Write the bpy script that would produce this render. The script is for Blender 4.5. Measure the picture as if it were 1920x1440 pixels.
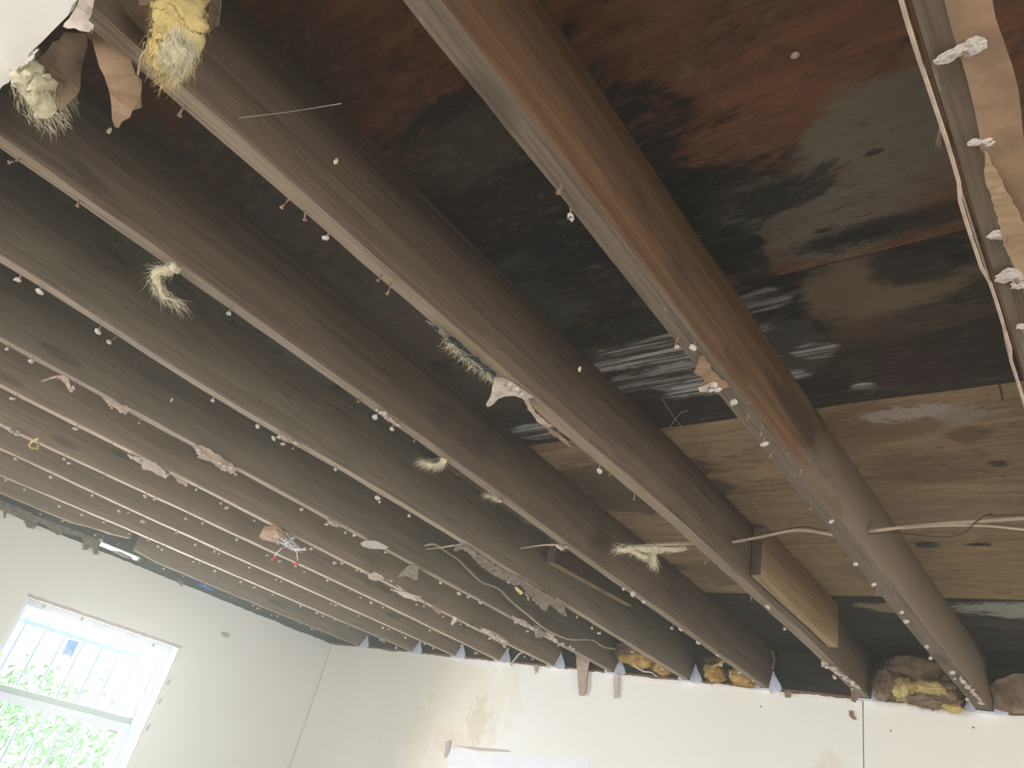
import bpy, bmesh, math, random
from mathutils import Vector, Matrix, noise
random.seed(7)
scene = bpy.context.scene
for o in list(bpy.data.objects):
    bpy.data.objects.remove(o, do_unlink=True)

# ------------------------------------------------------------------ camera
CZ = 1.70                                   # eye height above the floor
RIGHT = Vector((0.7726, 0.5936, 0.2253)); UP = Vector((0.1556, -0.5210, 0.8392)); FWD = Vector((-0.6156, 0.6133, 0.4949))
FPX = 1361.2
cam_data = bpy.data.cameras.new('camera'); cam = bpy.data.objects.new('camera', cam_data)
scene.collection.objects.link(cam)
cam_data.sensor_width = 36.0; cam_data.lens = FPX / 1920 * 36; cam_data.clip_start = 0.02; cam_data.clip_end = 200
m3 = Matrix((RIGHT, UP, -FWD)).transposed()
cam.matrix_world = Matrix.Translation((0, 0, CZ)) @ m3.to_4x4()
scene.camera = cam

# ------------------------------------------------------------------ world and lights
world = bpy.data.worlds.new('daylight'); scene.world = world; world.use_nodes = True
wn = world.node_tree.nodes; wl = world.node_tree.links; wn.clear()
wo = wn.new('ShaderNodeOutputWorld'); bg = wn.new('ShaderNodeBackground')
bg.inputs['Color'].default_value = (0.88, 0.95, 1.0, 1); bg.inputs['Strength'].default_value = 2.6
wl.new(bg.outputs[0], wo.inputs[0])

def area_light(name, loc, direction, sx, sy, power, col):
    d = bpy.data.lights.new(name, 'AREA'); d.shape = 'RECTANGLE'; d.size = sx; d.size_y = sy
    d.energy = power; d.color = col
    o = bpy.data.objects.new(name, d); scene.collection.objects.link(o)
    o.location = loc; o.rotation_euler = Vector(direction).to_track_quat('-Z', 'Z').to_euler()
    return o
# daylight of the openings behind the photographer (built in wall_front and wall_right)
area_light('daylight_of_back_opening', (-1.2, -3.62, 1.25), (0, 1, 0.0), 2.2, 1.7, 130, (1.0, 0.965, 0.90))
area_light('daylight_of_right_opening', (3.52, 1.1, 1.50), (-1, 0, 0.03), 2.2, 1.5, 125, (1.0, 0.95, 0.86))
area_light('daylight_of_window', (-4.98, 1.9, 1.72), (1, 0, -0.1), 1.3, 1.3, 260, (0.92, 0.97, 1.0))

scene.view_settings.view_transform = 'Standard'; scene.view_settings.look = 'None'
scene.view_settings.gamma = 1.0; scene.view_settings.use_curve_mapping = False
scene.view_settings.exposure = 0.32
scene.cycles.max_bounces = 7; scene.cycles.diffuse_bounces = 4; scene.cycles.use_denoising = True
scene.cycles.sample_clamp_indirect = 6

# ------------------------------------------------------------------ frame of reference
HB = CZ + 0.7301        # underside of the joists
JD = 0.182              # joist depth
HD = HB + JD            # underside of the roof deck
YW = 3.447              # face of the back wall
XW = -4.5575            # face of the window wall
def ray(px, py):
    return RIGHT * ((px - 960) / FPX) - UP * ((py - 720) / FPX) + FWD
def at_z(px, py, z=HB):
    d = ray(px, py); return Vector((0, 0, CZ)) + d * ((z - CZ) / d.z)
def at_x(px, py, x):
    d = ray(px, py); return Vector((0, 0, CZ)) + d * (x / d.x)
def at_y(px, py, y=YW):
    d = ray(px, py); return Vector((0, 0, CZ)) + d * (y / d.y)

# ------------------------------------------------------------------ node helpers
class NT:
    def __init__(s, name):
        s.m = bpy.data.materials.new(name); s.m.use_nodes = True
        s.t = s.m.node_tree; s.t.nodes.clear()
        s.out = s.t.nodes.new('ShaderNodeOutputMaterial'); s.b = s.t.nodes.new('ShaderNodeBsdfPrincipled')
        s.t.links.new(s.b.outputs[0], s.out.inputs[0])
        g = s.t.nodes.new('ShaderNodeNewGeometry'); s.pos = g.outputs['Position']
        s.b.inputs['Specular IOR Level'].default_value = 0.15
    def inp(s, sock, v):
        if hasattr(v, 'is_linked') or hasattr(v, 'links'): s.t.links.new(v, sock)
        elif isinstance(v, (tuple, list)): sock.default_value = tuple(v) + ((1,) if len(v) == 3 and len(sock.default_value) == 4 else ())
        else: sock.default_value = v
    def map(s, scale, off=(0, 0, 0)):
        n = s.t.nodes.new('ShaderNodeMapping'); s.inp(n.inputs[0], s.pos)
        n.inputs['Scale'].default_value = scale; n.inputs['Location'].default_value = off
        return n.outputs[0]
    def noise(s, vec, scale=1, detail=5, rough=0.55, dist=0.0):
        n = s.t.nodes.new('ShaderNodeTexNoise'); s.inp(n.inputs['Vector'], vec)
        n.inputs['Scale'].default_value = scale; n.inputs['Detail'].default_value = detail
        n.inputs['Roughness'].default_value = rough; n.inputs['Distortion'].default_value = dist
        return n.outputs['Fac']
    def math(s, op, a, b=0.0, c=0.0, clamp=False):
        n = s.t.nodes.new('ShaderNodeMath'); n.operation = op; n.use_clamp = clamp
        s.inp(n.inputs[0], a); s.inp(n.inputs[1], b); s.inp(n.inputs[2], c); return n.outputs[0]
    def ramp(s, v, lo, hi):
        n = s.t.nodes.new('ShaderNodeMapRange'); n.interpolation_type = 'SMOOTHSTEP'
        s.inp(n.inputs[0], v); n.inputs[1].default_value = min(lo, hi); n.inputs[2].default_value = max(lo, hi)
        n.inputs[3].default_value = 0 if lo < hi else 1; n.inputs[4].default_value = 1 if lo < hi else 0; return n.outputs[0]
    def mix(s, f, a, b):
        n = s.t.nodes.new('ShaderNodeMix'); n.data_type = 'RGBA'
        s.inp(n.inputs[0], f); s.inp(n.inputs[6], a); s.inp(n.inputs[7], b); return n.outputs[2]
    def mul(s, a, b): return s.math('MULTIPLY', a, b)
    def blob(s, axes, c, r, warp, amt=0.9):
        """soft ellipse stain with a torn outline; axes picks two of xyz"""
        sep = s.t.nodes.new('ShaderNodeSeparateXYZ'); s.inp(sep.inputs[0], s.pos)
        u = s.math('DIVIDE', s.math('SUBTRACT', sep.outputs[axes[0]], c[0]), r[0])
        v = s.math('DIVIDE', s.math('SUBTRACT', sep.outputs[axes[1]], c[1]), r[1])
        d = s.math('SQRT', s.math('ADD', s.mul(u, u), s.mul(v, v)))
        d = s.math('ADD', d, s.mul(s.math('SUBTRACT', warp, 0.5), amt * 2))
        return s.math('SUBTRACT', 1.0, s.ramp(d, 0.72, 1.12))
    def bump(s, h, strength=0.3, dist=0.002):
        n = s.t.nodes.new('ShaderNodeBump'); s.inp(n.inputs['Height'], h)
        n.inputs['Strength'].default_value = strength; n.inputs['Distance'].default_value = dist
        s.t.links.new(n.outputs[0], s.b.inputs['Normal'])
    def done(s, col, rough=0.85):
        s.inp(s.b.inputs['Base Color'], col); s.inp(s.b.inputs['Roughness'], rough); return s.m

def sm(name, col, rough=0.8, var=0.15, scale=30, metal=0.0, bump=0.2, bdist=0.001):
    n = NT(name); f = n.noise(n.map((1, 1, 1)), scale, 4)
    c = n.mix(n.ramp(f, 0.3, 0.7), tuple(x * (1 - var) for x in col), tuple(min(1, x * (1 + var)) for x in col))
    n.b.inputs['Metallic'].default_value = metal
    if bump: n.bump(f, bump, bdist)
    return n.done(c, rough)

def joist_wood(name, a, b, dark, dark_lo=0.55, seed=0.0, dust_or_haze=0.0, stains=()):
    n = NT(name); k_ = 0.60; a, b, dark = [tuple(x * k_ for x in c_) for c_ in (a, b, dark)]
    g = n.noise(n.map((26, 1.3, 44), (seed, 0, seed)), 1.0, 6, 0.6, 0.6)
    fine = n.noise(n.map((150, 3.0, 260), (seed, 1, 0)), 1.0, 4, 0.6, 0.2)
    c = n.mix(n.ramp(g, 0.30, 0.72), a, b)
    c = n.mix(n.mul(n.ramp(fine, 0.46, 0.70), 0.80), c, tuple(x * 0.42 for x in a))
    big = n.noise(n.map((3.5, 1.4, 7), (seed * 3, seed, 0)), 1.0, 5, 0.65, 0.8)
    c = n.mix(n.mul(n.ramp(big, dark_lo, dark_lo + 0.16), 0.62), c, dark)
    for st in stains:
        w = n.noise(n.map((9, 4, 9), (seed, 0, 3)), 1.0, 6, 0.65, 0.6)
        c = n.mix(n.mul(n.blob(st[0], st[1], st[2], w, 0.7), st[4]), c, st[3])
    if dust_or_haze:
        d = n.noise(n.map((45, 16, 45), (0, seed, 0)), 1.0, 5, 0.7)
        c = n.mix(n.mul(n.ramp(d, 0.60, 0.72), dust_or_haze), c, (0.34, 0.285, 0.225))
    # knots
    v = n.t.nodes.new('ShaderNodeTexVoronoi'); n.inp(v.inputs['Vector'], n.map((3.0, 1.7, 7.5), (seed, seed * 2, 0.3)))
    v.inputs['Scale'].default_value = 1.0
    c = n.mix(n.mul(n.math('SUBTRACT', 1.0, n.ramp(v.outputs['Distance'], 0.07, 0.13)), 0.6), c, tuple(x * 0.3 for x in a))
    n.bump(n.math('ADD', n.mul(g, 0.5), n.mul(fine, 0.5)), 0.5, 0.002)
    return n.done(c, 0.8)

def plywood(name, a, b, seed, stains=(), mottle=0.0, streaks=0.0, wave=0.0):
    """a,b veneer colours; stains = (centre xy, radii, colour, strength); grain runs along x"""
    n = NT(name); k_ = 0.62; a, b = [tuple(x * k_ for x in c_) for c_ in (a, b)]
    stains = [(c_, r_, tuple(x * k_ for x in q_), s_) for c_, r_, q_, s_ in stains]
    g = n.noise(n.map((2.2, 26, 1), (seed, seed, 0)), 1.0, 7, 0.62, 0.9 + wave)
    fine = n.noise(n.map((9, 170, 1), (0, seed, 0)), 1.0, 4, 0.65, 0.4)
    warp = n.noise(n.map((4.5, 9, 1), (seed, 3, 0)), 1.0, 8, 0.72, 0.5)
    warp2 = n.noise(n.map((12, 50, 1), (seed, 9, 0)), 1.0, 8, 0.75, 0.4)
    ww = n.math('ADD', n.mul(warp, 0.72), n.mul(warp2, 0.28))
    c = n.mix(n.ramp(g, 0.32, 0.70), a, b)
    c = n.mix(n.mul(n.ramp(fine, 0.50, 0.72), 0.55), c, tuple(x * 0.5 for x in a))
    if mottle:
        c = n.mix(n.mul(n.ramp(ww, 0.47, 0.60), mottle), c, (0.020, 0.020, 0.022))
    spk = n.noise(n.map((26, 75, 1), (seed, 4, 2)), 1.0, 8, 0.78, 0.6)
    w3 = n.math('ADD', n.mul(ww, 0.35), n.mul(spk, 0.65))
    for (cxy, rad, col, st) in stains:
        small = min(rad) < 0.035
        c = n.mix(n.mul(n.blob((0, 1), cxy, rad, w3 if small else ww, 3.0 if small else 1.7), st), c, col)
    c = n.mix(n.mul(n.mul(n.ramp(spk, 0.50, 0.62), n.ramp(warp, 0.42, 0.58)), 0.55), c, (0.016, 0.015, 0.016))
    c = n.mix(n.mul(n.mul(n.ramp(spk, 0.50, 0.36), n.ramp(warp, 0.40, 0.55)), 0.25), c, (0.20, 0.18, 0.15))
    if streaks:
        s2 = n.noise(n.map((3.5, 60, 1), (seed, 2, 5)), 1.0, 7, 0.7, 0.7)
        c = n.mix(n.mul(n.mul(n.ramp(s2, 0.55, 0.68), n.ramp(warp, 0.45, 0.6)), streaks), c, (0.40, 0.40, 0.42))
    n.bump(n.math('ADD', n.mul(g, 0.5), n.mul(fine, 0.7)), 0.7, 0.002)
    return n.done(c, 0.9)

# ------------------------------------------------------------------ object helpers
COL = scene.collection
def link(name, me, mats, parent=None, loc=None, **props):
    o = bpy.data.objects.new(name, me); COL.objects.link(o)
    if mats is not None and not me.materials:
        for m in (mats if isinstance(mats, (list, tuple)) else [mats]): me.materials.append(m)
    if parent is not None: o.parent = parent
    if loc is not None: o.location = loc
    for k, v in props.items(): o[k] = v
    return o
def obj(name, bm, mats, parent=None, origin=None, smooth=False, **props):
    """bm is in world space; the mesh is stored about its origin (or its parent's origin)"""
    if parent is not None:
        off = parent['_o'] if '_o' in parent else (0, 0, 0); off = Vector(off)
    else:
        if origin is None:
            vs = [v.co for v in bm.verts]
            origin = Vector((sum(v.x for v in vs) / len(vs), sum(v.y for v in vs) / len(vs), min(v.z for v in vs)))
        off = Vector(origin)
    bmesh.ops.translate(bm, vec=-off, verts=bm.verts)
    me = bpy.data.meshes.new(name); bm.to_mesh(me); bm.free()
    if smooth:
        for p in me.polygons: p.use_smooth = True
    o = link(name, me, mats, parent, None, **props)
    if parent is None: o.location = off
    o['_o'] = tuple(off) if parent is None else tuple(off)
    return o
def empty(name, loc, label, cat, group=None):
    o = bpy.data.objects.new(name, None); COL.objects.link(o); o.location = loc; o['_o'] = tuple(loc)
    o.empty_display_size = 0.05; o['label'] = label; o['category'] = cat
    if group: o['group'] = group
    return o
def bx(bm, a, b):
    x0, y0, z0 = a; x1, y1, z1 = b
    v = [bm.verts.new(p) for p in ((x0,y0,z0),(x1,y0,z0),(x1,y1,z0),(x0,y1,z0),(x0,y0,z1),(x1,y0,z1),(x1,y1,z1),(x0,y1,z1))]
    for f in ((0,3,2,1),(4,5,6,7),(0,1,5,4),(1,2,6,5),(2,3,7,6),(3,0,4,7)): bm.faces.new([v[i] for i in f])
    return bm
def box(a, b, bevel=0.0):
    bm = bmesh.new(); bx(bm, a, b)
    if bevel: bmesh.ops.bevel(bm, geom=bm.edges[:], offset=bevel, segments=1, affect='EDGES')
    return bm
def prism(pts, d):
    """closed outline (3-D points) pushed along d"""
    bm = bmesh.new(); d = Vector(d)
    a = [bm.verts.new(Vector(p)) for p in pts]; b = [bm.verts.new(Vector(p) + d) for p in pts]
    bm.faces.new(a); bm.faces.new(b[::-1])
    for i in range(len(a)):
        j = (i + 1) % len(a); bm.faces.new((a[j], a[i], b[i], b[j]))
    bmesh.ops.recalc_face_normals(bm, faces=bm.faces[:])
    return bm
def tube(pts, r, seg=8, bm=None, caps=True, taper=None):
    bm = bm or bmesh.new(); pts = [Vector(p) for p in pts]; rings = []
    up = Vector((0, 0, 1))
    for i, p in enumerate(pts):
        t = (pts[min(i + 1, len(pts) - 1)] - pts[max(i - 1, 0)]).normalized()
        s = t.cross(up) if abs(t.dot(up)) < 0.95 else t.cross(Vector((1, 0, 0)))
        s.normalize(); u = s.cross(t).normalized()
        rr = r if taper is None else r * (1 + (taper - 1) * i / (len(pts) - 1))
        rings.append([bm.verts.new(p + s * math.cos(2 * math.pi * k / seg) * rr + u * math.sin(2 * math.pi * k / seg) * rr) for k in range(seg)])
    for i in range(len(rings) - 1):
        for k in range(seg):
            l = (k + 1) % seg; bm.faces.new((rings[i][k], rings[i][l], rings[i + 1][l], rings[i + 1][k]))
    if caps:
        bm.faces.new(rings[0][::-1]); bm.faces.new(rings[-1])
    bmesh.ops.recalc_face_normals(bm, faces=bm.faces[:])
    return bm
def curve_pts(pts, n=8):
    """Catmull-Rom through the points"""
    pts = [Vector(p) for p in pts]; out = []
    q = [pts[0] * 2 - pts[1]] + pts + [pts[-1] * 2 - pts[-2]]
    for i in range(1, len(q) - 2):
        for k in range(n):
            t = k / n; a, b, c, d = q[i - 1], q[i], q[i + 1], q[i + 2]
            out.append(0.5 * ((2 * b) + (c - a) * t + (2 * a - 5 * b + 4 * c - d) * t * t + (3 * b - a - 3 * c + d) * t ** 3))
    out.append(pts[-1]); return out
def lump(c, r, amp=0.25, sub=3, freq=2.2, seed=0.0, bm=None, stretch=None):
    b2 = bmesh.new(); bmesh.ops.create_icosphere(b2, subdivisions=sub, radius=1.0)
    for v in b2.verts:
        d = v.co.normalized(); f = noise.fractal(d * freq + Vector((seed, seed * 2, 0)), 0.8, 2.1, 4)
        v.co = Vector((d.x * r[0], d.y * r[1], d.z * r[2])) * (1 + amp * f) + Vector(c)
    if bm is None: return b2
    me = bpy.data.meshes.new('t'); b2.to_mesh(me); b2.free(); bm.from_mesh(me); bpy.data.meshes.remove(me); return bm
def sheet(pts, thick=0.0012, crumple=0.004, cuts=2, freq=25, seed=0.0, rough=0.0):
    """torn paper: an outline of 3-D points filled, crumpled and given thickness"""
    pts = [Vector(p) for p in pts]
    if rough:                              # tear the outline
        out = []; rnd = random.Random(int(seed * 100) + len(pts))
        for i in range(len(pts)):
            a, b = pts[i], pts[(i + 1) % len(pts)]; L = (b - a).length; n = max(1, int(L / (rough * 2.5)))
            for k in range(n):
                p = a.lerp(b, k / n)
                if k: p = p + Vector((rnd.uniform(-1, 1), rnd.uniform(-1, 1), rnd.uniform(-1, 1))) * rough * 0.5
                out.append(p)
        pts = out
    bm = bmesh.new(); vs = [bm.verts.new(p) for p in pts]
    es = [bm.edges.new((vs[i], vs[(i + 1) % len(vs)])) for i in range(len(vs))]
    bmesh.ops.triangle_fill(bm, edges=es, use_beauty=True, use_dissolve=False)
    if cuts:
        bmesh.ops.subdivide_edges(bm, edges=bm.edges[:], cuts=cuts, use_grid_fill=True)
    bm.normal_update()
    nrm = Vector((0, 0, 0))
    for f in bm.faces: nrm += f.normal * f.calc_area() * (1 if f.normal.z <= 0 else -1)
    nrm = nrm.normalized() if nrm.length > 1e-9 else Vector((0, 0, -1))
    for v in bm.verts:
        v.co += nrm * crumple * (noise.noise(v.co * freq + Vector((seed, 0, seed))) * 1.6)
    bmesh.ops.recalc_face_normals(bm, faces=bm.faces[:])
    top = bm.faces[:]
    r = bmesh.ops.duplicate(bm, geom=bm.verts[:] + bm.edges[:] + top)
    nf = [g for g in r['geom'] if isinstance(g, bmesh.types.BMFace)]; nv = [g for g in r['geom'] if isinstance(g, bmesh.types.BMVert)]
    for v in nv: v.co += nrm * -thick
    bmesh.ops.reverse_faces(bm, faces=nf)
    vm = r['vert_map']
    for e in [e for e in bm.edges if e.is_boundary and e.verts[0] in vm and e.verts[1] in vm and e.verts[0] not in nv]:
        a, b = e.verts
        try: bm.faces.new((a, b, vm[b], vm[a]))
        except Exception: pass
    bmesh.ops.recalc_face_normals(bm, faces=bm.faces[:])
    return bm
def fibres(center_fn, n, length, width=0.0006, droop=0.5, seed=1, curl=0.6):
    rnd = random.Random(seed); bm = bmesh.new()
    for i in range(n):
        p, d = center_fn(rnd); p = Vector(p); d = Vector(d).normalized()
        L = length * rnd.uniform(0.4, 1.2); k = 4; side = d.cross(Vector((rnd.uniform(-1, 1), rnd.uniform(-1, 1), rnd.uniform(-1, 1)))).normalized()
        prev = None
        for j in range(k + 1):
            w = width * (1 - j / (k + 1)); a = bm.verts.new(p + side * w); b = bm.verts.new(p - side * w)
            if prev: bm.faces.new((prev[0], prev[1], b, a))
            prev = (a, b); p = p + d * L / k
            d = (d + Vector((rnd.uniform(-1, 1) * curl, rnd.uniform(-1, 1) * curl, rnd.uniform(-1, 1) * curl - droop)) * 0.35).normalized()
    return bm

# ------------------------------------------------------------------ materials
M = {}
M['plaster'] = sm('plaster', (0.50, 0.455, 0.415), 0.9, 0.08, 120, bump=0.5)
M['paper'] = sm('kraft_paper', (0.27, 0.178, 0.115), 0.85, 0.16, 28, bump=0.3)
M['paper_pale'] = sm('pale_torn_paper', (0.44, 0.345, 0.265), 0.9, 0.15, 60)
M['paper_white'] = sm('white_torn_paper', (0.52, 0.45, 0.40), 0.9, 0.12, 60)
M['paper_grey'] = sm('grey_dusty_paper', (0.22, 0.185, 0.145), 0.9, 0.25, 50)
M['membrane'] = sm('black_membrane', (0.035, 0.04, 0.045), 0.5, 0.4, 60)
M['yellow'] = sm('yellow_glass_wool', (0.58, 0.46, 0.20), 1.0, 0.22, 22, bump=0.8, bdist=0.006)
M['wool_amber'] = sm('amber_glass_wool', (0.42, 0.27, 0.10), 1.0, 0.3, 26, bump=0.8, bdist=0.006)
M['fluff'] = sm('pale_glass_fluff', (0.56, 0.52, 0.37), 1.0, 0.12, 60)
M['wool_dirty'] = sm('dirty_glass_wool', (0.21, 0.15, 0.10), 1.0, 0.35, 18, bump=0.8, bdist=0.006)
M['rust'] = sm('rusty_nail_steel', (0.26, 0.17, 0.12), 0.6, 0.35, 200, metal=0.4)
M['steel'] = sm('galvanised_steel', (0.66, 0.71, 0.80), 0.45, 0.10, 60, metal=0.25)
M['cable'] = sm('cream_cable_sheath', (0.42, 0.34, 0.255), 0.6, 0.08, 20)
M['wire_dark'] = sm('dark_wire', (0.05, 0.035, 0.03), 0.5, 0.1, 20)
M['wire_white'] = sm('white_wire', (0.72, 0.74, 0.76), 0.5, 0.05, 20)
M['red'] = sm('red_plastic', (0.80, 0.10, 0.10), 0.4, 0.05, 20)
M['blue'] = sm('blue_tape', (0.02, 0.20, 0.85), 0.5, 0.1, 20)
M['pine'] = joist_wood('new_pine', (0.44, 0.28, 0.14), (0.50, 0.34, 0.19), (0.25, 0.15, 0.08), 0.70, 31)
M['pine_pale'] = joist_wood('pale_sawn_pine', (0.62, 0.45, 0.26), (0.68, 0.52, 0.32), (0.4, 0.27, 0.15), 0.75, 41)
M['orange_wood'] = joist_wood('orange_wood_offcut', (0.62, 0.33, 0.17), (0.75, 0.50, 0.32), (0.4, 0.2, 0.1), 0.7, 12)
M['rim'] = joist_wood('shade_dark_rim_wood', (0.060, 0.050, 0.042), (0.10, 0.082, 0.068), (0.02, 0.02, 0.02), 0.5, 5)  # near-black base colour carries the shade of the bay ends
M['nailer'] = joist_wood('brown_nailer_wood', (0.32, 0.19, 0.12), (0.40, 0.26, 0.17), (0.15, 0.08, 0.05), 0.6, 8)
M['pvc'] = sm('white_window_frame', (0.70, 0.76, 0.84), 0.35, 0.03, 5, bump=0)
M['rail_grey'] = sm('grey_green_sash_rail', (0.38, 0.45, 0.42), 0.5, 0.05, 10, bump=0)
M['iron'] = sm('pale_painted_iron_bar', (0.03, 0.045, 0.06), 0.5, 0.1, 20)
M['leaf'] = sm('light_green_leaf', (0.10, 0.30, 0.06), 0.6, 0.35, 9, bump=0)
M['twig'] = sm('grey_brown_twig', (0.30, 0.24, 0.20), 0.8, 0.2, 20)
M['render_out'] = sm('pale_outside_render', (0.80, 0.80, 0.76), 0.9, 0.05, 4)
M['ground'] = sm('pale_ground', (0.5, 0.48, 0.42), 0.9, 0.15, 3)
M['floor'] = sm('worn_wood_floor', (0.33, 0.27, 0.215), 0.7, 0.12, 4)
M['drywall_old'] = sm('white_painted_drywall', (0.80, 0.80, 0.76), 0.85, 0.02, 3, bump=0.1)
M['web'] = sm('cobweb', (0.55, 0.55, 0.52), 0.9, 0.05, 20, bump=0)
M['label_blue'] = sm('blue_window_label', (0.10, 0.33, 0.75), 0.5, 0.08, 40, bump=0)
M['label_white'] = sm('white_label_print', (0.75, 0.85, 0.95), 0.5, 0.02, 40, bump=0)
g = bpy.data.materials.new('window_glass'); g.use_nodes = True; M['glass'] = g
nt = g.node_tree; nt.nodes.clear(); go = nt.nodes.new('ShaderNodeOutputMaterial'); gm = nt.nodes.new('ShaderNodeMixShader')
gt = nt.nodes.new('ShaderNodeBsdfTransparent'); gg = nt.nodes.new('ShaderNodeBsdfGlossy'); gg.inputs['Roughness'].default_value = 0.03
gf = nt.nodes.new('ShaderNodeFresnel'); gf.inputs[0].default_value = 1.3
nt.links.new(gf.outputs[0], gm.inputs[0]); nt.links.new(gt.outputs[0], gm.inputs[1]); nt.links.new(gg.outputs[0], gm.inputs[2]); nt.links.new(gm.outputs[0], go.inputs[0])

def wall_paint(name, base, seed, stains=(), cracks=0.0):
    n = NT(name)
    f = n.noise(n.map((1.2, 1.2, 0.6), (seed, 0, 0)), 1.0, 5, 0.6)
    c = n.mix(n.ramp(f, 0.3, 0.7), base, tuple(x * k for x, k in zip(base, (0.975, 0.965, 0.93))))
    w1 = n.noise(n.map((5, 5, 2.2), (seed, 3, 0)), 1.0, 8, 0.7, 0.5)
    w2 = n.noise(n.map((22, 22, 18), (seed, 3, 0)), 1.0, 6, 0.75, 0.5)
    w = n.math('ADD', n.mul(w1, 0.6), n.mul(w2, 0.4))
    for (axes, cc, rr, col, st, am) in stains:
        c = n.mix(n.mul(n.blob(axes, cc, rr, w, am), st), c, col)
    sp = n.noise(n.map((60, 60, 60), (seed, 0, 0)), 1.0, 2, 0.5)
    c = n.mix(n.mul(n.ramp(sp, 0.78, 0.80), 0.5), c, (0.35, 0.32, 0.26))
    n.bump(n.noise(n.map((90, 90, 90)), 1.0, 3), 0.12, 0.001)
    return n.done(c, 0.75)
M['wall_back'] = wall_paint('cream_wall_paint', (0.82, 0.825, 0.765), 1.0, [
    ((0, 2), (-3.15, CZ + 0.45), (0.34, 0.45), (0.76, 0.70, 0.52), 0.5, 1.6),
    ((0, 2), (-3.02, CZ + 0.40), (0.08, 0.12), (0.60, 0.50, 0.36), 0.42, 4.2),
    ((0, 2), (-3.18, CZ + 0.27), (0.16, 0.07), (0.70, 0.56, 0.44), 0.4, 3.0),
    ((0, 2), (-3.45, CZ + 0.20), (0.10, 0.30), (0.72, 0.66, 0.50), 0.4, 1.8),
    ((0, 2), (-1.08, CZ + 0.30), (0.12, 0.20), (0.66, 0.56, 0.48), 0.35, 1.2)])
M['wall_left'] = wall_paint('grey_green_wall_paint', (0.80, 0.82, 0.78), 4.0, [
    ((1, 2), (1.12, CZ + 0.55), (0.03, 0.012), (0.30, 0.30, 0.24), 0.8, 1.5),
    ((1, 2), (2.62, CZ + 0.545), (0.035, 0.016), (0.34, 0.33, 0.27), 0.8, 2.0)])

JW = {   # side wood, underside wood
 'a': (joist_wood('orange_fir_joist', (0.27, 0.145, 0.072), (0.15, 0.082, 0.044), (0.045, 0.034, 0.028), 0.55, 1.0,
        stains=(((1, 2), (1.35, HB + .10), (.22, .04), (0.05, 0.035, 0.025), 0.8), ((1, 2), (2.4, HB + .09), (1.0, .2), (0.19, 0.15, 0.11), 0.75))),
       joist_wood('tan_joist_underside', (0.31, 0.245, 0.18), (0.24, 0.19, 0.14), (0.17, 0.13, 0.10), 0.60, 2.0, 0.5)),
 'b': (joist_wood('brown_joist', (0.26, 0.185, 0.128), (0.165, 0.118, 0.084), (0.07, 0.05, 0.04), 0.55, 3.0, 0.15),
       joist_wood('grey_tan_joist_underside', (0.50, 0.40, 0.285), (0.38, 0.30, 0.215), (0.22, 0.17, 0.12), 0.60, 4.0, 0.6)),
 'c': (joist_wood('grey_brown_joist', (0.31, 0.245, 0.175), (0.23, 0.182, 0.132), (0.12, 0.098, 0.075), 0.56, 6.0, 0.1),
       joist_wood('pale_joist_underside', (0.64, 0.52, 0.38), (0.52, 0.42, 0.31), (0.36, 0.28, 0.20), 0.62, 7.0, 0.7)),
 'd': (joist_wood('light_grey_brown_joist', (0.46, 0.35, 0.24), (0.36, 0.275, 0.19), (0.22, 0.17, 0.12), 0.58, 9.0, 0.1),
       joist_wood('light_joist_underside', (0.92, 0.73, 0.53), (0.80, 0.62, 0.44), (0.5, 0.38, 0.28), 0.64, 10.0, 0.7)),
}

# ------------------------------------------------------------------ room shell
def struct(name, bm, mats, **kw):
    return obj(name, bm, mats, kind='structure', **kw)
XR, YF = 3.25, -3.45
struct('floor', box((-4.9, YF - 0.15, -0.12), (XR + 0.15, 3.7, 0.0)), M['floor'])

# back wall: studs' face plus two drywall sheets that meet at a vertical joint
wb = struct('wall_back', box((-4.72, YW + 0.014, 0), (XR, YW + 0.13, HB - 0.03)), M['drywall_old'])
def ragged_panel(x0, x1, seed, top):
    rnd = random.Random(seed); pts = [(x0, YW, 0.0), (x1, YW, 0.0)]
    n = int((x1 - x0) / 0.018)
    for i in range(n + 1):
        x = x1 + (x0 - x1) * i / n
        z = top + 0.004 * noise.noise(Vector((x * 6, seed, 0))) * 2 + rnd.uniform(-1, 1) * 0.0025
        pts.append((x, YW, z))
    return prism(pts, (0, 0.0127, 0))
obj('drywall_panel', ragged_panel(XW - 0.05, -0.9505, 3, HB - 0.001), M['wall_back'], wb)
obj('drywall_panel', ragged_panel(-0.9455, XR, 4, HB + 0.002), M['wall_back'], wb)
# joint tape and loose paper along the top edge
def tape(x0, x1, w, seed, y=YW - 0.0016):
    rnd = random.Random(seed); pts = []; n = max(4, int((x1 - x0) / 0.02))
    for i in range(n + 1):
        x = x0 + (x1 - x0) * i / n
        pts.append((x, y, HB - 0.004 + rnd.uniform(-.002, .002)))
    for i in range(n, -1, -1):
        x = x0 + (x1 - x0) * i / n
        pts.append((x, y, HB - w * (0.75 + 0.5 * noise.noise(Vector((x * 5, seed, 0)))) + rnd.uniform(-.002, .002)))
    return prism(pts, (0, 0.0016, 0))
for i, (a, b, w) in enumerate(((-3.45, -2.95, .045), (-2.75, -2.42, .02), (-2.30, -1.62, .034), (-1.60, -1.30, .022), (-1.25, -0.965, .028), (-.93, -.42, .036), (-.2, .3, .03))):
    obj('joint_tape', tape(a, b, w, i), sm('white_joint_tape', (0.83, 0.81, 0.77), .85, .04, 40), wb)
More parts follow.
